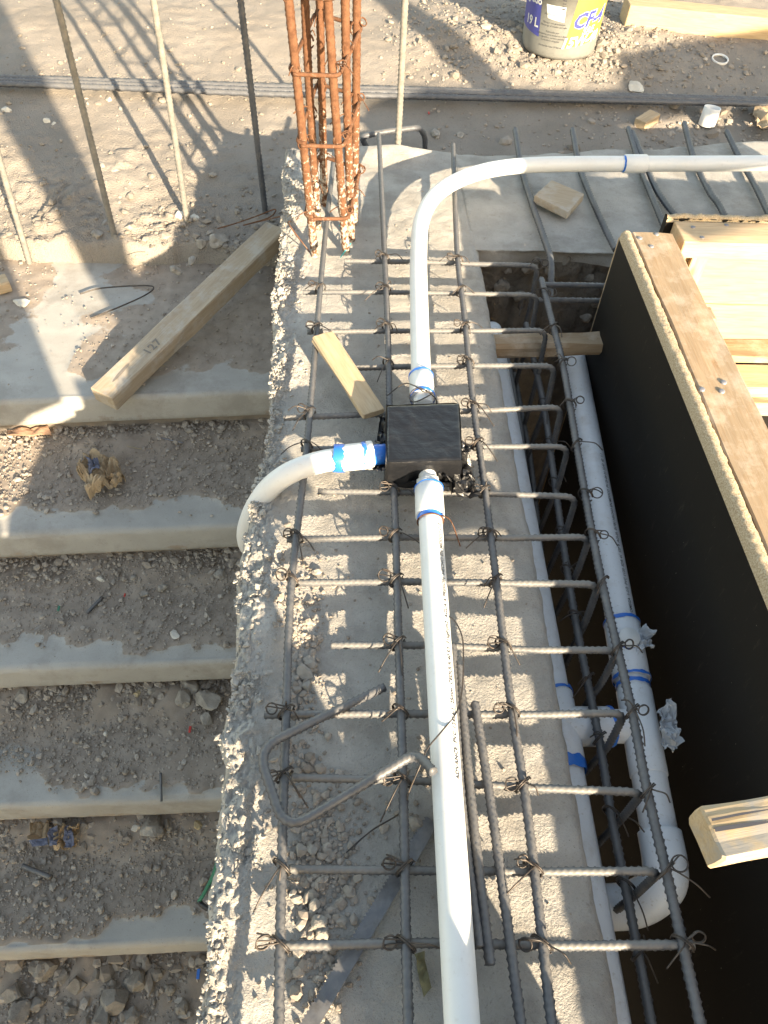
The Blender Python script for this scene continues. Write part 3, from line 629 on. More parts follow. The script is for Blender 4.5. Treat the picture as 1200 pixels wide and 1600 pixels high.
# ------------------------------------------------------------------ upright starter bars
UP = [((40, 388), (2, 250), 0, .0085, 'rebar_dusty', 'lone upright bar at the left edge of the picture, half in sun'), ((180, 374), (88, 0), 1, .0085, 'rebar_dusty', 'pale dusty upright bar, leftmost of the three tall ones'),
      ((293, 352), (237, 0), 1, .0085, 'rebar_dusty', 'sunlit upright ribbed bar standing beside two pale stones'), ((415, 335), (375, 0), 1, .0085, 'rebar_steel', 'dark upright bar standing just left of the rusty column'), ((622, 228), (635, 0), 1, .0085, 'rebar_dusty', 'whitish mortar-caked upright bar at the back edge of the wall')]
for b, t, g_, rr, m_, lab in UP:
    B = G(*b) if b[0] < 500 else at(*b, .0); T = atY(*t, B[1]); d = (T-B)/(T[2]-B[2]); tag(rebar('upright_bar', [B-d*.05, B+d*.5+np.array([random.uniform(-.01, .01), 0, 0]), B+d*1.3], rr, MT[m_], step=.004, pitch=.012), lab, 'rebar', 'upright starter bars')
o = pts([(562, 212), (575, 206)], -.02)
tag(rebar('bent_end_bar', [at(575, 232, -.08), at(563, 214, -.04), at(600, 206, -.03), at(655, 199, -.03), at(664, 212, -.06), at(664, 240, -.12)], .008, MT['rebar_steel'], rounded=.03, step=.004), 'bent bar end poking out behind the wall below the whitish upright', 'rebar')

# ------------------------------------------------------------------ long bars lying across the far ground
BUN = [([(-60, 119), (200, 128), (420, 135), (780, 144), (1200, 156), (1300, 160)], 0.012, 'rear bar of the bundle lying across the far ground'), ([(-60, 129), (200, 138), (420, 147), (600, 150), (780, 154), (1200, 163), (1300, 165)], .012, 'front bar of the bundle lying across the far ground'),
       ([(-60, 124), (240, 134), (420, 141), (560, 143), (800, 148), (1000, 153), (1250, 160)], .012, 'middle bar of the bundle lying across the far ground')]
for L, zz, lab in BUN:
    P = [G(*p, zz+.026) for p in L]; tag(rebar('lying_bar', P, .0095, MT['rebar_steel'], step=.006, pitch=.014, seg=8), lab, 'rebar', 'bars bundled on the far ground')
# ------------------------------------------------------------------ text wrapped round a cylinder
def text_verts(s, size, spacing=1.0, bold=0.0):
    cu = bpy.data.curves.new('t', 'FONT'); cu.body = s; cu.size = size; cu.space_character = spacing; cu.offset = bold; cu.resolution_u = 2
    ob = bpy.data.objects.new('t', cu); C.objects.link(ob); dg = bpy.context.evaluated_depsgraph_get(); me = ob.evaluated_get(dg).to_mesh()
    bm = bmesh.new(); bm.from_mesh(me); bmesh.ops.triangulate(bm, faces=bm.faces[:])
    for _ in range(4):
        ed = [e for e in bm.edges if e.calc_length() > size*.22]
        if not ed: break
        bmesh.ops.subdivide_edges(bm, edges=ed, cuts=1, use_grid_fill=False); bmesh.ops.triangulate(bm, faces=[q for q in bm.faces if len(q.verts) > 3])
    bm.verts.index_update(); v = np.array([q.co[:] for q in bm.verts]); f = [[q.index for q in p.verts] for p in bm.faces]; bm.free(); ob.evaluated_get(dg).to_mesh_clear(); bpy.data.objects.remove(ob); bpy.data.curves.remove(cu); return v, f
def wrap_text(name, s, size, A, axis_, e1, e2, r, phi0, mat, parent, along=0.0, spacing=1.0, bold=0.0, vertical=False, slant=0.0, center=False):
    """text runs along axis_ (letters' up turns round the cylinder); vertical: runs round the cylinder, letters' up is axis_"""
    v, f = text_verts(s, size, spacing, bold)
    if center: v[:, 0] -= (v[:, 0].max()+v[:, 0].min())/2
    a, b = v[:, 0]+slant*v[:, 1], v[:, 1]
    if vertical: ph = phi0+a/r; s_ = along+b
    else: ph = phi0+b/r; s_ = along+a
    V = A[None]+axis_[None]*s_[:, None]+r*(np.cos(ph)[:, None]*e1[None]+np.sin(ph)[:, None]*e2[None]); return mesh(name, V, f, mat, parent, False)

# ------------------------------------------------------------------ conduits
RP = .0187
def ring(name, A, B, r, mat, parent, seg=24, inner=None, lip=.0012):
    A, B = np.array(A, float), np.array(B, float); d = B-A; L = np.linalg.norm(d); d = d/L
    Q = [A, A+d*lip, B-d*lip, B]; rr = [r-lip*.7, r, r, r-lip*.7]
    if inner: Q = [A+d*.001, A, A+d*lip, B-d*lip, B, B-d*.001, (A+B)/2]; rr = [inner, r-lip*.7, r, r, r-lip*.7, inner, inner*.999]
    T = d; N = _n(np.cross(T, [.3, .2, 1])); Bn = np.cross(T, N); th = np.linspace(0, 2*np.pi, seg, endpoint=False)
    V = np.vstack([q+r_*(np.cos(th)[:, None]*N+np.sin(th)[:, None]*Bn) for q, r_ in zip(Q, rr)]); F = []
    for i in range(len(Q)-1):
        for j in range(seg): F.append([i*seg+j, i*seg+(j+1) % seg, (i+1)*seg+(j+1) % seg, (i+1)*seg+j])
    if not inner: F += [list(range(seg))[::-1], [(len(Q)-1)*seg+j for j in range(seg)]]
    return mesh(name, V, F, mat, parent, True)
def glue(A, B, r, parent, seed, amp=.004):
    """ragged band of blue cement"""
    rng = np.random.default_rng(seed); A, B = np.array(A, float), np.array(B, float); d = _n(B-A); N = _n(np.cross(d, [.3, .2, 1])); Bn = np.cross(d, N); seg = 40; th = np.linspace(0, 2*np.pi, seg, endpoint=False); V = []
    e0 = amp*fbm(np.cos(th)*2+seed, np.sin(th)*2, None, 1.3, 3, seed); e1 = amp*fbm(np.cos(th)*2+seed, np.sin(th)*2, None, 1.3, 3, seed+40)
    for k, t in enumerate(np.linspace(0, 1, 4)):
        c = A[None]+(B-A)[None]*t+d[None]*(e0*(1-t)+e1*t)[:, None]; rr = r+(.0007 if 0 < k < 3 else .0001); V.append(c+rr*(np.cos(th)[:, None]*N+np.sin(th)[:, None]*Bn))
    V = np.vstack(V); F = [[i*seg+j, i*seg+(j+1) % seg, (i+1)*seg+(j+1) % seg, (i+1)*seg+j] for i in range(3) for j in range(seg)]
    return mesh('glue_band', V, F, MT['blue_glue'], parent, True)
def pipe(name, P, r, mat, parent, curve=True, seg=28, step=.008, rounded=None): return tube(name, P, r, mat, parent, seg, step, curve, rounded)

ZP = .068
# far conduit: from the right edge, through a long bend, to the box
far = thing('far_conduit', 'white conduit sweeping in from the right and bending down to the black box', 'conduit', at(652, 400, 0))
PA = [at(1330, 251, .105), at(1200, 255, .10), at(1000, 256, .095), at(860, 257, .088), at(780, 263, .082), at(722, 279, .078), at(680, 306, .075), at(659, 345, .072), at(654, 400, .070), at(655, 480, ZP), at(657, 560, ZP), at(659, 602, ZP)]
pipe('pipe', PA, RP, MT['pvc'], far)
c0, c1 = at(975, 256, .0945), at(1009, 256, .0955); cpl = ring('coupling', c0, c1, RP+.0035, MT['pvc'], far, inner=RP); glue(c0+(-.004, 0, 0), c0+(.001, 0, 0), RP+.0006, cpl, 3, .002)
a0, a1, a2 = at(658, 590, ZP), at(660, 622, ZP), at(662, 634, ZP)
ad = ring('adapter', a0, a1, RP+.004, MT['pvc'], far); ring('adapter_nut', a1, a2, RP-.001, MT['pvc'], far, seg=8); glue(a0+(0, .004, 0), a0+(0, -.001, 0), RP+.0043, ad, 5, .003); glue(a1+(0, .006, 0), a1+(0, -.002, 0), RP+.0044, ad, 7, .003)
# near conduit
near = thing('near_conduit', 'straight white conduit running from the black box towards the viewer', 'conduit', at(700, 1250, 0))
N0, N1 = at(671, 800, ZP), at(736, 1820, ZP); nd = _n(N1-N0)
n0_, n1_ = at(671, 790, ZP), at(722, 1600, ZP); nl = lambda y: n0_+(n1_-n0_)*((y-n0_[1])/(n1_[1]-n0_[1])); NP_ = [nl(n0_[1]+.02), nl(.3), nl(-.1)]
npipe = pipe('pipe', NP_, RP, MT['pvc'], near, False)
b0, b1, b2, b3 = at(669, 752, ZP), at(670, 764, ZP), at(672, 808, ZP), at(668, 745, ZP)
ad = ring('adapter', b1, b2, RP+.0045, MT['pvc'], near); ring('adapter_nut', b0, b1, RP+.002, MT['pvc'], near, seg=6, lip=.002); ring('adapter_thread', at(667, 735, ZP), b0, RP-.004, MT['pvc'], near, seg=16)
glue(b2+(0, .004, 0), b2+(0, -.008, 0), RP+.0012, ad, 11, .005); glue(b1+(0, .001, 0), b1+(0, -.0015, 0), RP+.0049, ad, 12, .002)
wire('tie_wire', [b2+np.array([math.cos(t)*(RP+.002), -.010+.002*t/6, math.sin(t)*(RP+.002)]) for t in np.linspace(0, 7, 16)]+[b2+(.03, -.02, .015), b2+(.045, -.05, -.01)], MT['rust'], near, .0011)
ta = nl(at(698, 1225, ZP)[1]); tb = nl(at(674, 836, ZP)[1]); td = _n(tb-ta); e1 = _n(np.cross(td, [0, 0, 1])); e2 = np.cross(e1, td)     # e1 right, e2 up
wrap_text('printed_text', 'ADVANCE  PVC 12454-1  25mm  CEDULA 40 S/I  31kgf/cm2  AGUA A PRESION  HECHO EN MEXICO C-3', .0088, ta, td, e1, e2, RP+.0005, R(42), MT['print_ink'], npipe, spacing=1.0, bold=.00016)
# left conduit, dropping over the wall edge
left = thing('left_conduit', 'white conduit curving left from the black box and down over the wall edge', 'conduit', at(480, 740, 0))
PL = [at(578, 712, ZP), at(540, 716, ZP), at(500, 722, .066), at(455, 738, .055), at(422, 762, .024), at(400, 792, -.022), at(388, 822, -.085), at(386, 842, -.14), at(392, 856, -.20), at(410, 862, -.26)]
pipe('pipe', PL, RP, MT['pvc'], left)
l0, l1, l2, l3 = at(533, 716, ZP), at(572, 712, ZP), at(583, 711, ZP), at(603, 709, ZP)
ad = ring('adapter', l0, l1, RP+.0042, MT['pvc'], left); ring('adapter_nut', l1, l2, RP+.006, MT['pvc'], left, seg=6, lip=.002); ring('adapter_thread', l2, l3, RP-.001, MT['blue_glue'], left, seg=18)
glue(l0+(-.012, 0, 0), l0+(.005, 0, 0), RP+.0046, ad, 15, .006); glue(l1+(-.006, 0, 0), l1+(-.001, 0, 0), RP+.0046, ad, 16, .005)

# ------------------------------------------------------------------ junction box wrapped in black film
bx = thing('junction_box', 'square junction box wrapped in black plastic film where the conduits meet', 'junction box', at(663, 690, .04))
zt = .102; q = [at(603, 723, zt), at(724, 719, zt), at(719, 628, zt), at(603, 632, zt)]
def film_box(q, z0, z1, mat, parent):
    q = [np.array(p) for p in q]; cen = sum(q)/4; n = 26; V = []; 
    def edge(t): k = int(t*4) % 4; f = t*4-int(t*4); return q[k]*(1-f)+q[(k+1) % 4]*f
    ring_t = np.linspace(0, 1, n*4, endpoint=False); P0 = np.array([edge(t) for t in ring_t])
    d0 = P0-cen; lay = []
    for s_, z, pinch in ((1.0, z0, 1.02), (1.0, z0+.02, 1.0), (1.0, z1-.012, .995), (1.0, z1-.004, 1.0), (.985, z1-.0008, 1.)):
        w_ = fbm(P0[:, 0]*60, P0[:, 1]*60, np.full(len(P0), z*90), 1, 3, 77); c_ = cen[None]+d0*s_*pinch
        # round the corners
        rr = np.linalg.norm(d0, axis=1); rmax = rr.max(); k = np.clip((rr/rmax-.93)/.07, 0, 1); c_ = c_-d0*(k*.035)[:, None]
        c_ = c_+d0/rr[:, None]*(w_*(.0022 if z < z1-.002 else .0004))[:, None]; c_[:, 2] = z+(w_*.0009 if z >= z1-.002 else 0); lay.append(c_)
    m = len(P0); V = np.vstack(lay); F = []
    for i in range(len(lay)-1): F += [[i*m+j, i*m+(j+1) % m, (i+1)*m+(j+1) % m, (i+1)*m+j] for j in range(m)]
    g_ = 44; U = np.linspace(0, 1, g_); uu, vv = np.meshgrid(U, U, indexing='ij'); T_ = ((q[0][None, None]*(1-uu)[..., None]+q[1][None, None]*uu[..., None])*(1-vv)[..., None]+(q[3][None, None]*(1-uu)[..., None]+q[2][None, None]*uu[..., None])*vv[..., None])
    T_ = cen+(T_-cen)*.986; ed_ = np.minimum(np.minimum(uu, 1-uu), np.minimum(vv, 1-vv)); a_ = T_[..., 0]+T_[..., 1]*.8
    T_[..., 2] = z1-.0035*sstep(.03, 0, ed_)-.0012*sstep(0, .4, ed_)+.0010*np.abs(fbm(a_*1.0, T_[..., 0]*.35-T_[..., 1]*.35, None, 40, 3, 5))+.0008*fbm(T_[..., 0], T_[..., 1], None, 45, 3, 6)
    o0 = len(V); V = np.vstack([V, T_.reshape(-1, 3)]); F += (grid_faces(g_, g_)+o0).tolist()
    return mesh('box_body', V, F, mat, parent, True)
film_box(q, .040, zt, MT['black_film'], bx)
def crumple(name, poly, z, amp, mat, parent, seed, n=26, freq=38, tilt=0.0, thick=.0004):
    """a crumpled film flap over the outline poly (photo points), n x n grid warped into the quad"""
    a, b, c, d = [at(*p, z) for p in poly]; V = []
    for i in range(n):
        for j in range(n):
            u, v = i/(n-1), j/(n-1); p = (a*(1-u)+b*u)*(1-v)+(d*(1-u)+c*u)*v; V.append(p)
    V = np.array(V); U = np.linspace(0, 1, n); uu = np.repeat(U, n); vv = np.tile(U, n)
    k = np.abs(fbm(V[:, 0], V[:, 1], None, freq, 3, seed)); s = np.abs(fbm(V[:, 0], V[:, 1], None, freq*2.3, 2, seed+4))
    V[:, 2] += amp*(k*2.2+s*.8-.6)+tilt*vv; V[:, 0] += amp*.7*fbm(V[:, 0], V[:, 1], None, freq, 3, seed+1); V[:, 1] += amp*.7*fbm(V[:, 0], V[:, 1], None, freq, 3, seed+2)
    o = mesh(name, V, grid_faces(n, n), mat, parent, False); sm = o.modifiers.new('s', 'SOLIDIFY'); sm.thickness = thick; return o
crumple('film_flap', [(622, 716), (728, 716), (744, 768), (628, 746)], .060, .020, MT['black_film'], bx, 5, tilt=-.012)
crumple('film_flap', [(592, 650), (610, 640), (610, 704), (588, 696)], .070, .014, MT['black_film'], bx, 8)
crumple('film_flap', [(575, 718), (616, 716), (625, 736), (584, 741)], .055, .010, MT['black_film'], bx, 9)
crumple('film_flap', [(716, 690), (732, 692), (740, 703), (718, 716)], .065, .010, MT['black_film'], bx, 10)
crumple('film_flap', [(655, 722), (735, 718), (742, 752), (668, 742)], .072, .018, MT['black_film'], bx, 12, tilt=-.02, freq=46)

# ------------------------------------------------------------------ drain pipes in the trench
ZD, RD = -.12, .0262
dr = thing('drain_pipes', 'two white drain pipes down in the trench joined by a short cross branch', 'pipe', (.42, .7, -.15))
def drX(pxr, py): return at(pxr, py, ZD)
L0, L1 = at(797, 590, ZD)-(RD, 0, 0), at(984, 1590, ZD)-(RD, 0, 0); L_ = lambda y: L0+(L1-L0)*((y-L0[1])/(L1[1]-L0[1]))
pipe('pipe', [L_(1.5), L_(1.0), L_(.5), L_(-.2)], RD, MT['pvc_trench'], dr, False)
R0, R1 = at(896, 556, ZD), at(1012, 1200, ZD); R_ = lambda y: R0+(R1-R0)*((y-R0[1])/(R1[1]-R0[1]))
ye = at(1040, 1372, ZD)[1]
rpipe = ring('pipe', R_(R0[1]), R_(ye+.02), RD, MT['pvc_trench'], dr, inner=RD*.9)
ring('pipe_mouth', R_(R0[1]-.02), R_(R0[1]-.021), RD*.88, MT['black_film'], dr)
yc0, yc1 = at(980, 975, ZD)[1], at(1000, 1062, ZD)[1]
rcp = ring('coupling', R_(yc0), R_(yc1), RD+.004, MT['pvc_trench'], dr); cc = R_((yc0+yc1)/2)+(-.004, .006, RD)
icap = ring('inspection_cap', cc, cc+(0, 0, .012), .0175, MT['pvc'], dr); glue(cc+(0, 0, .001), cc+(0, 0, .004), .0178, icap, 23, .002)
for yy, sdd in ((yc0, 24), (yc1, 25), (yc1-.012, 26), (at(1015, 1180, ZD)[1], 27), (ye+.045, 28)): glue(R_(yy+.003), R_(yy-.003), RD+(.0045 if sdd < 26 else .0008), rcp if sdd < 26 else rpipe, sdd, .007 if sdd > 26 else .003)
ring('sleeve', R_(yc1-.02), R_(yc1-.16), RD+.002, MT['pvc_trench'], dr)
pe = R_(ye+.02); pipe('elbow', [R_(ye+.06), R_(ye+.02), R_(ye-.005)+(-.004, 0, -.012), R_(ye-.02)+(-.03, 0, -.045), R_(ye-.02)+(-.07, .0, -.07), R_(ye-.01)+(-.12, 0, -.08)], RD+.0045, MT['pvc_trench'], dr, step=.005)
yt = at(905, 1135, ZD)[1]; tl, tr_ = L_(yt), R_(yt)
tee = ring('tee', L_(yt+.055), L_(yt-.06), RD+.0045, MT['pvc_trench'], dr); ring('tee_branch', tl, tl+(tr_-tl)*.62, RD+.0045, MT['pvc_trench'], dr); ring('branch_pipe', tl+(tr_-tl)*.6, tr_, RD, MT['pvc_trench'], dr)
glue(L_(yt+.058), L_(yt+.052), RD+.005, tee, 31, .006); glue(L_(yt-.056), L_(yt-.072), RD+.0046, tee, 32, .008); glue(tl+(tr_-tl)*.60, tl+(tr_-tl)*.65, RD+.005, tee, 33, .003)
rd = _n(R_(0)-R_(1)); ra = R_(at(940, 748, ZD)[1]); e1 = _n(np.cross(-rd, [0, 0, 1])); e2 = np.array([0, 0, 1.0])
wrap_text('printed_text', 'OMEGA  1-1/2  PVC 1120  SDR 41  SSP 4  AGUA  01781 HECHO EN MEXICO  PV 25-06-21 15:43  42  1-1', .0085, R_(at(978, 968, ZD)[1]), -rd, e1, e2, RD+.0006, R(58), MT['label_ink'], rpipe, spacing=1.0, bold=.0001)
for nm, poly, zz, lab in (('plastic_scrap', [(1000, 985), (1012, 975), (1020, 1008), (998, 1020)], -.09, 'scrap of clear plastic film beside the round white pipe cap'), ('plastic_scrap', [(1026, 1110), (1050, 1098), (1066, 1160), (1030, 1172)], -.08, 'crumpled clear plastic scrap between the lower drain pipe and the black panel')):
    o = crumple(nm, poly, zz, .016, MT['clear_film'], None, 40, n=18, freq=60); tag(o, lab, 'plastic film')
# ------------------------------------------------------------------ formwork on the right
ZF = .20
fa, fb = at(975, 360, ZF), at(1200, 930, ZF); FX = (fa[0]+fb[0])/2; FY = fa[1]
form = thing('trench_formwork', 'black-faced plywood form panel standing along the trench, capped by a nailed timber', 'formwork', (FX, .6, -1.2))
bm = bmesh.new(); hexa(bm, boxc(FX, FX+.018, -3.0, FY, -1.25, ZF-.014)); from_bm('plywood_sheet', bm, MT['black_plywood'], form, bevel=.001)
# splintered raw edge of the sheet
yy = np.arange(-.6, FY, .003); rows = []
for k, (x, z) in enumerate(((FX-.0008, ZF-.018), (FX+.0005, ZF-.004), (FX+.004, ZF+.001), (FX+.009, ZF+.002), (FX+.014, ZF+.001), (FX+.0185, ZF-.003), (FX+.0188, ZF-.018))):
    a = 0 if k in (0, 6) else 1; rows.append(np.stack([x+.0014*a*fbm(yy, 0*yy+k, None, 130, 3, 3+k), yy, z+a*(.0016*fbm(yy, 0*yy+k*9.7, None, 160, 3, 13)-.003*sstep(.35, .6, fbm(yy, 0*yy+k*.4, None, 9, 3, 17)))], -1))
V = np.array(rows); mesh('sheet_edge', V.reshape(-1, 3), grid_faces(*V.shape[:2])[:, ::-1], MT['ply_edge'], form, True)
xr = at(1050, 360, ZF)[0]; xl = FX+.020; wc = (xl+xr)/2
capt = timber('cap_timber', (wc, FY-.002, ZF-.001), (wc, -.6, ZF-.001), xr-xl, .042, MT['pine_brown'], form, seed=2, n=40)
def nail(px, py, z, parent, r=.005):
    c = at(px, py, z); th = np.linspace(0, 2*np.pi, 10, endpoint=False); V = np.vstack([np.stack([c[0]+r*np.cos(th), c[1]+r*np.sin(th), 0*th+z-.004], -1), np.stack([c[0]+r*np.cos(th), c[1]+r*np.sin(th), 0*th+z+.0008], -1), np.stack([c[0]+r*.7*np.cos(th), c[1]+r*.7*np.sin(th), 0*th+z+.0016], -1)])
    F = [[i*10+j, i*10+(j+1) % 10, (i+1)*10+(j+1) % 10, (i+1)*10+j] for i in range(2) for j in range(10)]+[[20+j for j in range(10)]]; return mesh('nail_head', V, F, MT['nail'], parent, True)
for p in ((1000, 372), (1026, 366), (1018, 385), (1097, 608), (1128, 611), (1131, 597)): nail(*p, ZF, capt)
for s_ in (1.2, .85, .3, -.3): timber('stud', (xl+.045, s_, ZF-.045), (xl+.045, s_, -1.2), .04, .08, MT['pine_brown'], form, side=(0, 1, 0), seed=int(s_*10)+20, n=4)
# far panel of the box, seen from inside in full sun
fr = thing('box_formwork', 'sunlit far end panel of the box form, bright boards under a nailed top rail', 'formwork', (1.1, 1.45, -1.2))
Yf, Yb = at(1085, 378, ZF)[1], at(1085, 346, ZF)[1]; x0 = at(1070, 378, ZF)[0]; xe = 2.0
zb = atY(1100, 405, Yf)[2]
rail = timber('top_rail', (x0, (Yf+Yb)/2, ZF), (xe, (Yf+Yb)/2, ZF), Yb-Yf, ZF-zb, MT['pine'], fr, seed=5, n=24)
nail(1083, 355, ZF, rail); nail(1097, 371, ZF, rail); nail(1135, 352, ZF, rail)
bm = bmesh.new(); hexa(bm, boxc(FX+.021, x0-.016, FY+.004, Yb+.02, -1.2, .15)); from_bm('corner_post', bm, MT['pine_brown'], fr, bevel=.003)
bm = bmesh.new(); hexa(bm, boxc(x0-.015, xe, Yb+.002, Yb+.02, -1.2, ZF+.004)); from_bm('plywood_sheet', bm, MT['black_plywood'], fr)
xx = np.arange(x0-.015, xe, .004); rows = []
for k, (y, z) in enumerate(((Yb+.0015, ZF-.004), (Yb+.002, ZF+.004), (Yb+.007, ZF+.008), (Yb+.013, ZF+.008), (Yb+.020, ZF+.005), (Yb+.0208, ZF-.01))):
    a = 0 if k in (0, 5) else 1; rows.append(np.stack([xx, y+.002*a*fbm(xx, 0*xx+k, None, 60, 3, 23+k), z+a*.0045*fbm(xx, 0*xx+k*2, None, 80, 3, 33)], -1))
V = np.array(rows); mesh('sheet_edge', V.reshape(-1, 3), grid_faces(*V.shape[:2]), MT['ply_edge'], fr, True)
Yp = Yf+.018; z1, z2, z3 = zb+.012, atY(1110, 475, Yp)[2], atY(1130, 528, Yp)[2]
def face_board(name, za, zc, Y, x0_, seed, mat, th=.018):
    timber(name, (x0_, Y+th/2, za), (xe, Y+th/2, za), th, za-zc, MT[mat], fr, seed=seed, n=24, bevel=.0015, wob=.0008)
x1 = atY(1080, 420, Yp)[0]
face_board('board', z1, z2+.0008, Yp, x1-.03, 11, 'pine_fresh'); face_board('board', z2-.0008, z3-.05, Yp, x1-.03, 12, 'pine_fresh')
timber('end_cleat', (x1+.004, Yp-.002, z1-.002), (x1+.004, Yp-.002, z3), .035, .012, MT['pine'], fr, side=(1, 0, 0), seed=14, n=6)
Y2 = at(1130, 558, z3)[1]; z3b = atY(1130, 567, Y2)[2]
timber('lower_rail', (x1-.02, (Yp+Y2)/2, z3), (xe, (Yp+Y2)/2, z3), Yp-Y2-.001, z3-z3b, MT['pine_brown'], fr, seed=16, n=20)
Y3 = at(1150, 600, z3b)[1]; z4 = atY(1150, 617, Y3)[2]
timber('cross_brace', (x1-.02, (Y2+Y3)/2-.004, z3b-.002), (xe, (Y2+Y3)/2-.004, z3b-.002), Y2-Y3+.006, z3b-z4, MT['pine'], fr, seed=17, n=20)
z5 = atY(1160, 630, Y3+.02)[2]; z6 = atY(1160, 650, Y3+.02)[2]
timber('cross_brace', (x1-.02, Y3+.05, z5), (xe, Y3+.05, z5), .06, z5-z6, MT['pine'], fr, seed=18, n=20)
# ------------------------------------------------------------------ separate timbers
def rel_child(name, V, f, mat, parent):
    V = np.asarray(V); Mi = (Matrix.Translation(parent.location) @ parent.rotation_euler.to_matrix().to_4x4()).inverted()
    me = bpy.data.meshes.new(name); me.from_pydata([tuple(Mi @ Vector(p)) for p in V], [], f); me.update(); me.materials.append(mat); o = bpy.data.objects.new(name, me); return put(o, parent)
te = timber('timber_end', at(1112, 1299, .243), at(1420, 1240, .243), .052, .040, MT['pine_old'], None, bevel=.004, wob=.003, seed=31)
for q_, (pa, pb) in enumerate((((1117, 1296), (1210, 1283)), ((1112, 1281), (1205, 1264)))):
    a_, b_ = at(*pa, .2438), at(*pb, .2438); sd_ = np.array([.0, .0022-.0009*q_, 0]); V = np.array([a_-sd_, (a_+b_)/2-sd_*1.3+(0, .001, 0), b_-sd_*.3, b_+sd_*.3, (a_+b_)/2+sd_*.6+(0, .001, 0), a_+sd_]); rel_child('crack', V, [list(range(6))], MT['label_ink'], te)
tag(te, 'cracked weathered timber end jutting over the trench at lower right', 'timber')
tl_ = timber('long_timber', at(157, 614, -.281), at(431, 352, -.175), .072, .046, MT['pine_grey'], None, seed=33, n=40, bevel=.003)
tag(tl_, 'long grey timber leaning from the top tread towards the column foot', 'timber')
A_, B_ = at(157, 614, -.281), at(431, 352, -.175); d_ = _n(B_-A_); s_ = _n(np.cross(d_, [0, 0, 1])); u_ = np.cross(s_, d_)
v, f = text_verts('127', .034, 1.1, .0006); V = A_+u_*.0016+(d_*(.155+.0))[None]+(-s_)[None]*0+np.outer(v[:, 1]-.02, s_*-1)*1.0+np.outer(v[:, 0], d_)
rel_child('pencil_mark', V, f, MT['pencil'], tl_)
sl = A_+d_*.075+u_*.0015; th = np.linspace(0, 2*np.pi, 14, endpoint=False); V = np.array([sl+d_*.035*math.cos(t)+s_*(.004*math.sin(t)-.010*math.cos(t)*.3) for t in th]); rel_child('dark_slit', V, [list(range(14))], MT['pencil'], tl_)
pk = timber('short_plank', at(503, 521, .069), at(585, 643, .057), .043, .013, MT['pine'], None, seed=35); tag(pk, 'short clean pine plank lying on the bars left of the black box', 'plank')
c_ = at(542, 571, .0635); th = np.linspace(0, 2*np.pi, 10, endpoint=False); rel_child('nail_hole', np.array([c_+np.array([.003*math.cos(t), .003*math.sin(t), .0008]) for t in th]), [list(range(10))], MT['pencil'], pk)
tw = timber('wood_spacer', at(768, 531, -.012), at(955, 527, -.012), .050, .032, MT['pine_brown'], None, seed=37, wob=.004, bevel=.005); tag(tw, 'rough wood spacer wedged across the trench between wall and form', 'timber')
bm = bmesh.new(); q = [at(x, y, .038) for x, y in ((835, 305), (862, 281), (913, 303), (888, 331))]; hexa(bm, [p-(0, 0, .02) for p in q]+q)
ws = from_bm('wood_square', bm, MT['pine_grey'], None, False, .002); tag(ws, 'small square of weathered board on the return wall between two bars', 'wood piece')
def give_grain(o, ang, seed):
    me = o.data; g_ = me.attributes.new('grain', 'FLOAT_VECTOR', 'POINT'); v_ = np.array([q.co[:] for q in me.vertices]); c, s = math.cos(ang), math.sin(ang)
    g_.data.foreach_set('vector', np.stack([v_[:, 0]*c+v_[:, 1]*s+seed, -v_[:, 0]*s+v_[:, 1]*c, v_[:, 2]], -1).astype(np.float32).ravel())
give_grain(ws, -.35, 3)
wb_ = timber('wood_block', G(1001, 188, .035), G(1024, 174, .035), .045, .03, MT['pine'], None, seed=39); tag(wb_, 'small tan wood block among the gravel behind the return wall', 'wood piece')
b0, b1 = G(977, 43), G(1200, 64); b1x = b0+(b1-b0)*1.6; hh = atY(982, 8, b0[1])[2]-b0[2]
tb_ = timber('far_timber', b0+np.array([0, .055, hh]), b1x+np.array([0, .055, hh]), .11, hh+.01, MT['pine_fresh'], None, seed=41, n=24, bevel=.004); tag(tb_, 'thick pale timber lying at the top right corner beyond the pail', 'timber')
wl = timber('wood_stub', at(-12, 440, -.29), at(11, 434, -.29), .05, .03, MT['pine'], None, seed=43); tag(wl, 'stub of pine wood at the left edge of the top tread', 'wood piece')

# ------------------------------------------------------------------ oil pail
pc = G(872, 68); pr = (at(934, 70, pc[2])[0]-at(813, 70, pc[2])[0])/2*.94; PH = .62*pr*2*1.15
pail = thing('oil_pail', 'grey plastic oil pail with blue and yellow label standing in the rubble', 'pail', pc)
face = _n(np.array([-pc[0], -pc[1], 0])); rt = np.cross([0, 0, 1.0], face)      # rt: to the viewer's right
rt = -np.cross(face, [0, 0, 1.0])*1.0
if at(900, 70, pc[2])@rt < at(860, 70, pc[2])@rt: rt = -rt
prof = [(.0, -.01), (.93, -.01), (.965, .0), (.975, .012), (1.0, PH*.5), (1.03, PH), (1.06, PH), (1.06, PH+.012), (1.0, PH+.012), (.97, PH-.03), (.93, .01), (0, .01)]
th = np.linspace(0, 2*np.pi, 48, endpoint=False); V = np.vstack([pc+np.stack([pr*a*np.cos(th), pr*a*np.sin(th), 0*th+z], -1) for a, z in prof])
F = [[i*48+j, i*48+(j+1) % 48, (i+1)*48+(j+1) % 48, (i+1)*48+j] for i in range(len(prof)-1) for j in range(48)]; mesh('pail_body', V, F, MT['pail_grey'], pail, True)
def prad(z): return pr*(.975+.025*(z-.012)/(PH*.5-.012) if z < PH*.5 else 1.0+.03*(z-PH*.5)/(PH*.5))
def ppt(phi, z, lift=.0006): r = prad(z)+lift; return pc+face*(r*math.cos(phi))+rt*(r*math.sin(phi))+np.array([0, 0, z])
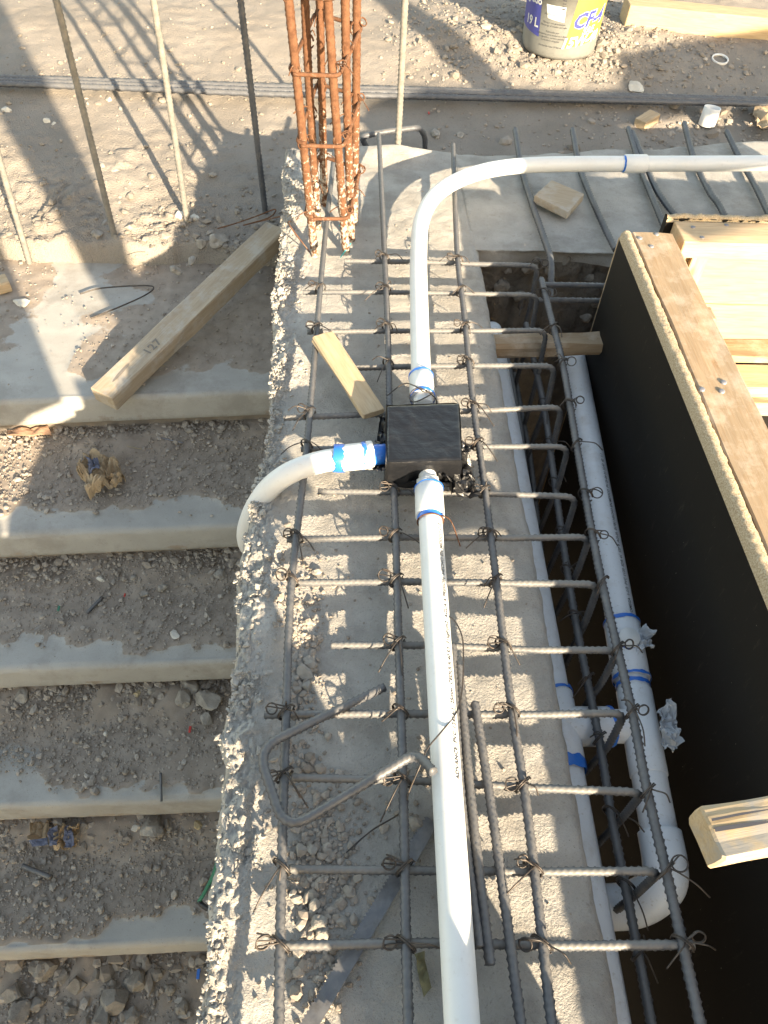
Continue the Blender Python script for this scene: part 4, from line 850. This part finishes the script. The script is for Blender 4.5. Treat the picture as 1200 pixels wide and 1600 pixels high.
def patch(name, outline, mat, lift, n=14, m=14, par=None):
    """outline(u) -> phi0, phi1 for z fraction; here: (phi_bl, phi_br, phi_tl, phi_tr, z0_l, z0_r, z1)"""
    bl, br, tl2, tr2, zl, zr, z1_ = outline; V = []
    for i in range(m):
        for j in range(n):
            a, b = j/(n-1), i/(m-1); z0_ = zl*(1-a)+zr*a; z = z0_*(1-b)+z1_*b; V.append(ppt(math.radians((bl*(1-a)+br*a)*(1-b)+(tl2*(1-a)+tr2*a)*b), z, lift))
    return mesh(name, np.array(V), grid_faces(m, n), mat, par or pail, True)
bl_ = patch('blue_label', (-105, -32, -105, -36, .075, .052, PH*.97), MT['pail_blue'], .0006); yl_ = patch('yellow_label', (9, 88, 17, 92, .030, .062, PH*.97), MT['pail_yellow'], .0006)
st = patch('white_sticker', (-22, 3, -27, 2, .118, .112, PH*.8), MT['label_white'], .0009)
def ptext(s, size, phi, z, mat, bold=0., slant=0., lift=.0012, vertical=True, nm='printed_text', tilt=0.0, par=None):
    v, f = text_verts(s, size, 1.0, bold); v[:, 0] -= v[:, 0].mean(); a = v[:, 0]+slant*v[:, 1]; V = np.array([ppt(math.radians(phi)+q/pr, z+b+tilt*q, lift) for q, b in zip(a, v[:, 1])]); return mesh(nm, V, f, MT[mat], par or pail, False)
ptext('CF-4', .064, 45, .103, 'label_white', .0045, .22, .0011, tilt=.12, par=yl_); ptext('CF-4', .064, 45, .103, 'print_blue', .0022, .22, .0016, tilt=.12, par=yl_)
ptext('SAE', .030, 43, .077, 'label_white', .0012, .2, tilt=.12, par=yl_); ptext('15W-40', .046, 39, .041, 'label_white', .0018, .22, tilt=.14, par=yl_)
ptext('19 L', .040, -50, .080, 'label_white', .001, par=bl_); ptext('Multigrado', .034, -66, .150, 'label_white', .001, par=bl_); ptext('Aceite para motor', .012, -55, .21, 'label_white', par=bl_)
for k, (z, s_) in enumerate(((.108, 'Manejar con precaucion'), (.099, 'Mantenga el envase cerrado'), (.080, 'Fabricado por'), (.071, 'Lubricantes para motores a diesel'), (.062, 'y a gasolina, servicio pesado'), (.053, 'Consulte la etiqueta'), (.034, 'Contenido neto 19 litros'))): ptext(s_, .0085, -12, z-.006, 'label_ink')
for k in range(9): patch('barcode_line', (-3.6, 1.0, -3.6, 1.0, .150+k*.009, .150+k*.009, .150+k*.009+(.0022 if k % 3 else .004)), MT['label_ink'], .0013, 4, 2, st)
ptext('ACEITE SAE', .008, -19, .128, 'label_ink', vertical=False, par=st)
# ------------------------------------------------------------------ hacksaw blade
A_, B_ = at(676, 1282, .012), at(478, 1612, .010); d_ = _n(B_-A_); s_ = _n(np.cross(d_, [0, 0, 1])); L_b = np.linalg.norm(B_-A_); n = 120; V = []; hw = .0085
for i in range(n+1):
    t = i/n*L_b; tooth = .0024*(i % 2)
    V += [A_+d_*t+s_*(hw+tooth*1.0), A_+d_*t+s_*(hw-.003), A_+d_*t-s_*hw]
V = np.array(V)+np.array([0, 0, 1])*.004*np.sin(np.linspace(0, 3, (n+1)*3))[:, None]; o = mesh('saw_blade', V, grid_faces(n+1, 3), MT['blade_steel'], None, False); sm = o.modifiers.new('s', 'SOLIDIFY'); sm.thickness = .0012
tag(o, 'worn toothed hacksaw blade lying slanted under the bars at lower left', 'saw blade')
# ------------------------------------------------------------------ loose wires
def W(name, P, mat, rad, lab, cat): return tag(wire(name, P, MT[mat], None, rad), lab, cat)
W('loose_wire', [at(692, 960, .06), at(708, 968, .08), at(722, 995, .085), at(724, 1040, .08), at(721, 1085, .075), at(712, 1115, .080), at(690, 1143, .090), at(668, 1170, .090), at(655, 1200, .085), at(640, 1235, .06), at(632, 1262, .04), at(617, 1276, .012), at(580, 1298, .010), at(541, 1332, .010)], 'tie_steel', .0011, 'long thin wire looping over the near conduit and down across the concrete', 'wire')
W('loose_wire', [at(605, 618, .06), at(630, 600, .08), at(648, 603, .094), at(662, 612, .094), at(676, 614, .088), at(648, 628, .09), at(640, 618, .085), at(655, 606, .094), at(680, 622, .08), at(682, 640, .05)], 'tie_steel', .0012, 'dark wire wound round the conduit adapter above the black box', 'wire')
W('bent_rod', [at(125, 459, -.322), at(160, 450, -.318), at(225, 446, -.318), at(240, 450, -.316), at(225, 462, -.318), at(185, 480, -.320), at(142, 497, -.322)], 'tie_steel', .0022, 'thin bent wire rod lying on the top tread', 'wire')
W('cable', [at(342, 1335, -.55), at(334, 1365, -.62), at(318, 1398, -.70), at(311, 1408, -.72)], 'green_wire', .004, 'green cable loop hanging beside the wall above the fifth tread', 'cable')
cb = bpy.data.objects['cable']
for k, P in enumerate(([at(346, 1335, -.55), at(337, 1362, -.60), at(324, 1388, -.68), at(312, 1406, -.72)], [at(345, 1340, -.55), at(338, 1370, -.60), at(336, 1385, -.66)])): wire('green_strand', P, MT['green_wire'], cb, .0035)
wire('black_sheath', [at(311, 1408, -.72), at(318, 1416, -.72), at(338, 1428, -.68), at(350, 1432, -.6)], MT['black_wire'], cb, .0055); wire('black_sheath', [at(337, 1376, -.64), at(334, 1395, -.68), at(336, 1412, -.70), at(345, 1420, -.64)], MT['black_wire'], cb, .0055)
def rod(px0, px1, z, rad, mat, lab, cat='rod', nm='metal_rod'): return tag(tube(nm, [at(*px0, z), at(*px1, z)], rad, MT[mat], None, 7, .01, False), lab, cat)
rod((136, 958), (160, 933), -.598, .0045, 'rebar_steel', 'short dark rod lying on the third tread'); rod((251, 1208), (252, 1252), -.738, .003, 'rebar_steel', 'thin dark rod pointing over the nose of the fourth tread'); rod((35, 1353), (80, 1371), -.872, .006, 'rebar_steel', 'grey rod lying on the fifth tread at left')
rod((232, 680), (286, 692), -.452, .0018, 'nail', 'long bright nail lying on the second tread', 'nail', 'nail'); 
o = ring('washer', at(228, 684, -.458), at(228, 684, -.455), .011, MT['label_white'], None, seg=14, inner=.006); tag(o, 'small pale washer beside the nail on the second tread', 'washer')
for i in range(14):
    x, y = random.choice([(160+random.random()*150, 675+random.random()*20), (random.random()*60, 1270+random.random()*10), (20+random.random()*120, 870+random.random()*30), (random.random()*200+30, 400+random.random()*40), (150+random.random()*100, 560+random.random()*30)])
    z = float(tread_z(*at(x, y, -.45)[:2]))+.012 if y > 500 else G(x, y)[2]+.01; a = random.uniform(-.5, .5); p = at(x, y, z); l = random.uniform(.03, .08)
    o = tube('straw', [p, p+np.array([l*.5*math.cos(a), l*.5*math.sin(a), .006]), p+np.array([l*math.cos(a+.2), l*math.sin(a+.2), .0])], .0011, MT['straw'], None, 5, .01); tag(o, 'thin dry straw lying in the dust on the left', 'straw', 'dry straws')
# ------------------------------------------------------------------ stones one can pick out
def stone(px, py, z, size, mat, lab, group=None, sq=.75, seed=None, nm='stone'):
    v0, f0 = ICO3; r_ = np.random.default_rng(seed if seed is not None else int(px*7+py)); off = r_.uniform(0, 50, 3)
    n_ = fbm(v0[:, 0]+off[0], v0[:, 1]+off[1], v0[:, 2]+off[2], 1.1, 3, 5); V = v0*(1+.55*n_)[:, None]
    for _ in range(7):                     # chip flat facets
        d = _n(r_.normal(size=3)); h = r_.uniform(.55, .85); k = V@d; V = V-np.outer(np.maximum(k-h, 0), d)
    sc_ = np.array([r_.uniform(.8, 1.2), r_.uniform(.75, 1.05), sq]); a = r_.uniform(0, 6.28); V = V*sc_; V[:, :2] = V[:, :2]@np.array([[math.cos(a), -math.sin(a)], [math.sin(a), math.cos(a)]])
    p = at(px, py, z); V = V*size+p+np.array([0, 0, size*sq*.45]); return tag(mesh(nm, V, f0, MT[mat], None, False), lab, 'stone', group)
gz_ = lambda px, py: float(G(px, py)[2])
stone(281, 340, gz_(281, 340), .019, 'stone_pale', 'pale stone left of the sunlit upright bar foot'); stone(304, 345, gz_(304, 345), .020, 'stone_pale', 'pale stone right of the sunlit upright bar foot')
stone(35, 474, -.33, .022, 'stone_pale', 'pale flat stone on the top tread near the left edge', sq=.45); stone(992, 139, gz_(992, 139), .038, 'stone_pale', 'large pale elongated stone touching the lying bars', sq=.45)
stone(1052, 165, gz_(1052, 165), .026, 'stone_grey', 'grey stone below the lying bars near the wood block'); stone(680, 210, gz_(680, 210), .024, 'stone_grey', 'flat grey stone on the dirt behind the wall', sq=.5); stone(720, 213, gz_(720, 213), .020, 'stone_grey', 'small flat stone behind the wall right of the whitish upright', sq=.5)
for px, py, s_ in ((158, 262, .016), (170, 158, .014), (190, 172, .012), (118, 252, .012), (75, 192, .015), (85, 196, .012), (345, 228, .012), (180, 270, .014), (125, 330, .014), (152, 370, .022), (166, 352, .014), (140, 362, .012), (12, 175, .018), (315, 385, .02), (340, 380, .028), (300, 410, .016), (275, 425, .018)): stone(px, py, gz_(px, py), s_, 'stone_grey' if px > 100 else 'stone_pale', 'small stone half sunk in the dirt slope on the left', 'stones on the left dirt slope')
for px, py, s_ in ((268, 868, .014), (242, 878, .010), (225, 930, .010), (210, 905, .012), (300, 900, .011), (345, 900, .016), (310, 880, .009), (255, 920, .012)): stone(px, py, -.60, s_, 'stone_grey', 'small grey stone on the third tread', 'stones on the third tread')
stone(158, 906, -.60, .010, 'stone_pale', 'white chip on the third tread near its back'); stone(273, 992, -.605, .012, 'stone_pale', 'white chip on the third tread near the wall', sq=.5)
stone(34, 1090, -.735, .020, 'stone_grey', 'lone grey stone on the fourth tread at left'); stone(98, 1082, -.735, .010, 'stone_pale', 'small pale stone on the fourth tread, left of middle'); stone(288, 1092, -.73, .026, 'stone_grey', 'left stone of the broken cluster on the fourth tread by the wall'); stone(325, 1095, -.73, .030, 'stone_grey', 'right stone of the broken cluster on the fourth tread by the wall'); stone(300, 1075, -.73, .024, 'stone_grey', 'rear stone of the broken cluster on the fourth tread by the wall'); stone(214, 1086, -.735, .012, 'stone_ochre', 'ochre chip on the fourth tread'); stone(240, 1080, -.735, .014, 'stone_grey', 'grey stone beside the ochre chip on the fourth tread')
stone(322, 1126, -.738, .018, 'stone_grey', 'small stone below the broken cluster on the fourth tread'); stone(165, 1147, -.738, .007, 'stone_pale', 'tiny white chip in the middle of the fourth tread')
stone(240, 1296, -.865, .032, 'stone_grey', 'biggest stone on the fifth tread, under the step nose'); stone(134, 1292, -.87, .016, 'stone_grey', 'stone beside the torn cardboard on the fifth tread'); stone(213, 1294, -.87, .012, 'stone_pale', 'pale chip beside the biggest stone of the fifth tread'); stone(262, 1290, -.87, .014, 'stone_grey', 'stone right of the biggest stone on the fifth tread'); stone(310, 1290, -.87, .012, 'stone_ochre', 'ochre stone on the fifth tread near the wall')
for px, py, s_ in ((215, 1535, .030), (182, 1563, .032), (120, 1540, .024), (76, 1514, .034), (30, 1587, .024), (22, 1552, .022), (98, 1527, .018), (240, 1520, .020), (150, 1522, .017), (160, 1590, .02), (60, 1570, .016), (205, 1590, .016), (265, 1545, .014), (285, 1575, .016), (110, 1580, .014)): stone(px, py, -1.02, s_, 'stone_dark', 'grey lump in the rubble on the lowest tread', 'rubble on the lowest tread')
for px, py, s_ in ((484, 1040, .012), (478, 1055, .014), (480, 1075, .009), (497, 1447, .011), (503, 1462, .010), (545, 1392, .008), (488, 1330, .009), (470, 1330, .008), (493, 1415, .009), (532, 1440, .008), (522, 1525, .008), (420, 1175, .014), (648, 1290, .012)): stone(px, py, .002, s_, 'stone_grey', 'small stone lying on the wall under the bars', 'stones on the wall top')
# ------------------------------------------------------------------ litter
o = crumple('crumpled_bag', [(118, 735), (150, 712), (190, 738), (140, 776)], -.435, .045, MT['cardboard'], None, 61, n=30, freq=26, thick=.001); tag(o, 'crumpled torn brown paper bag on the second tread', 'paper bag')
def crumple_child(name, poly, z, amp, mat, par, seed, n, freq): c = crumple(name, poly, z, amp, MT[mat], None, seed, n=n, freq=freq, thick=.001); c.parent = par; c.location = c.location-par.location
crumple_child('bag_fold', [(150, 728), (185, 728), (190, 755), (158, 768)], -.43, .035, 'cardboard', o, 62, 20, 34); crumple_child('printed_fold', [(137, 718), (154, 716), (156, 736), (144, 742)], -.412, .018, 'paper_print', o, 63, 14, 40)
o = crumple('torn_cardboard', [(48, 1286), (76, 1280), (74, 1312), (46, 1318)], -.855, .014, MT['cardboard'], None, 64, n=18, freq=22, thick=.001); tag(o, 'torn printed cardboard scrap on the fifth tread under the step nose', 'cardboard')
crumple_child('printed_fold', [(80, 1286), (122, 1284), (118, 1322), (78, 1324)], -.852, .03, 'cardboard', o, 65, 20, 30); crumple_child('printed_fold', [(80, 1296), (92, 1294), (90, 1322), (78, 1324)], -.838, .012, 'paper_print', o, 66, 10, 30); crumple_child('printed_fold', [(102, 1290), (114, 1288), (118, 1318), (100, 1322)], -.838, .012, 'paper_print', o, 67, 10, 30)
crumple_child('printed_fold', [(46, 1312), (74, 1308), (76, 1320), (50, 1322)], -.842, .006, 'paper_print', o, 68, 10, 20)
o = crumple('brown_chip', [(12, 674), (76, 668), (80, 680), (14, 682)], -.438, .006, MT['brown_chip'], None, 69, n=12, freq=20, thick=.004); tag(o, 'reddish brown flat chip under the nose of the top tread', 'wood chip')
o = crumple('dry_leaf', [(648, 1490), (664, 1485), (676, 1545), (664, 1560)], .006, .006, MT['leaf'], None, 70, n=14, freq=30); tag(o, 'dry olive leaf on the wall left of the near conduit bottom', 'leaf')
for (px, py, z, m_, s_, lab) in ((297, 1140, -.735, 'red_bit', .008, 'tiny red plastic strip on the fourth tread'), (195, 930, -.598, 'red_bit', .005, 'tiny red speck on the third tread'), (92, 951, -.598, 'green_wire', .007, 'tiny green plastic bit on the third tread'), (310, 1522, -1.0, 'blue_glue', .010, 'blue plastic chip in the lowest rubble'), (670, 177, -.2, 'red_bit', .008, 'tiny red bit on the dirt behind the wall')):
    p = at(px, py, z if py > 400 else gz_(px, py)); bm = bmesh.new(); hexa(bm, boxc(p[0]-s_*.35, p[0]+s_*.35, p[1]-s_, p[1]+s_, p[2], p[2]+s_*.35)); tag(from_bm('plastic_bit', bm, MT[m_], None, False, s_*.1), lab, 'plastic bit')
p = G(1104, 194); o = ring('pipe_offcut', p-(0, 0, .004), p+np.array([.004, .006, .055]), .029, MT['pvc'], None, seg=24, inner=.0255); tag(o, 'short white pipe offcut standing in the gravel', 'pipe offcut')
p = G(1124, 95); o = ring('plastic_ring', p, p+np.array([0, -.002, .010]), .032, MT['pvc'], None, seg=24, inner=.027); tag(o, 'thin white plastic ring lying below the far timber', 'ring')
o = crumple('paper_cup', [(1180, 170), (1215, 165), (1215, 205), (1182, 200)], -.12, .02, MT['cardboard'], None, 75, n=12, freq=16, thick=.002); tag(o, 'crushed brown cup at the right edge behind the return wall', 'cup')

# ------------------------------------------------------------------ off-frame shapes added only to throw shadows into the view
SH = np.array([-math.sin(SUN_AZ), math.cos(SUN_AZ), 0]); SP = np.array([math.cos(SUN_AZ), math.sin(SUN_AZ), 0]); TE = math.tan(SUN_EL)
def sunpos(u, w_, D): return SP*u+SH*D+np.array([0, 0, w_-D*TE])
def sboard(name, u0, u1, w0, w1, D, mat, parent, th=.03):
    bm = bmesh.new(); c = []
    for w_ in (w0, w1):
        for (u, k) in ((u0, 0), (u1, 0), (u1, 1), (u0, 1)): c.append(sunpos(u, w_, D)+SH*(-th*k)+np.array([0, 0, 0]))
    hexa(bm, c); return from_bm(name, bm, MT[mat], parent, False, .002)

sf = thing('added_shade_frame', 'added timber boards cut to cast shadows, standing behind the viewer, out of the picture', 'shadow caster', sunpos(0, -.3, -.55))  # invented frame of boards, outlined to cast the wanted shadows
D_ = -.55
def spoly(name, poly, D, mat, parent, th=.03):
    bm = bmesh.new(); f = [bm.verts.new(tuple(sunpos(u, w_, D))) for u, w_ in poly]; b = [bm.verts.new(tuple(sunpos(u, w_, D)-SH*th)) for u, w_ in poly]; n = len(poly)
    bm.faces.new(f); bm.faces.new(b[::-1])
    for i in range(n): bm.faces.new([f[i], b[i], b[(i+1) % n], f[(i+1) % n]])
    return from_bm(name, bm, MT[mat], parent)
spoly('shade_sheet', [(-.9, -.9), (-.25, -.9), (-.212, -.05), (-.212, .13), (-.12, .12), (-.06, .17), (.025, .20), (.035, 1.5), (-.9, 1.5)], D_, 'black_plywood', sf)
spoly('shade_board', [(.235, .27), (.345, .27), (.352, 1.5), (.11, 1.5), (.165, .76)], D_, 'pine_brown', sf)
spoly('shade_plank', [(1.235, .505), (3.4, .495), (3.4, .70), (2.3, .69), (2.24, .65), (2.18, .60), (2.05, .605), (1.85, .635), (1.66, .66), (1.5, .69), (1.3, .66), (1.24, .62)], D_, 'pine_brown', sf)
spoly('added_post', [(1.69, .64), (1.82, .64), (1.82, 1.5), (1.69, 1.5)], D_, 'pine_brown', sf)
sboard('top_rail', -1.0, 3.4, 1.5, 1.56, D_, 'pine_brown', sf); sboard('added_post', 3.25, 3.39, -2.1, .495, D_, 'pine_brown', sf); sboard('added_post', -1.0, -.905, -1.9, 1.5, D_, 'pine_brown', sf)  # rail and side posts only carry the added shade boards
cb2 = thing('added_shade_blocks', 'two added shade-casting blocks stacked on the wall behind the viewer, out of the picture', 'blocks', sunpos(.165, -.065, -.2))
sboard('block', .07, .26, -.07, .115, -.2, 'wall_concrete', cb2, .10); sboard('block', .064, .19, .115, .222, -.2, 'wall_concrete', cb2, .10)  # both blocks are added, sized to shade the near wall and conduit

# ------------------------------------------------------------------ tell the look-alikes apart in their labels
NTH = ['first', 'second', 'third', 'fourth', 'fifth', 'sixth', 'seventh', 'eighth', 'ninth', 'tenth', 'eleventh', 'twelfth', 'thirteenth', 'fourteenth', 'fifteenth', 'sixteenth', 'seventeenth', 'eighteenth']
for grp, key, text in (('rubble on the lowest tread', 0, 'grey lump in the rubble on the lowest tread, %s from the left'), ('stones on the left dirt slope', 0, 'small stone half sunk in the left dirt slope, %s from the left'), ('stones on the wall top', 1, 'small stone on the wall under the bars, %s counting away from the viewer'),
                       ('stones on the third tread', 0, 'small grey stone on the third tread, %s from the left'), ('dry straws', 0, 'thin dry straw in the dust on the left, %s from the left')):
    L_ = sorted([o for o in SC.objects if o.get('group') == grp], key=lambda o: o.location[key])
    for k, o in enumerate(L_): o['label'] = text % NTH[k]
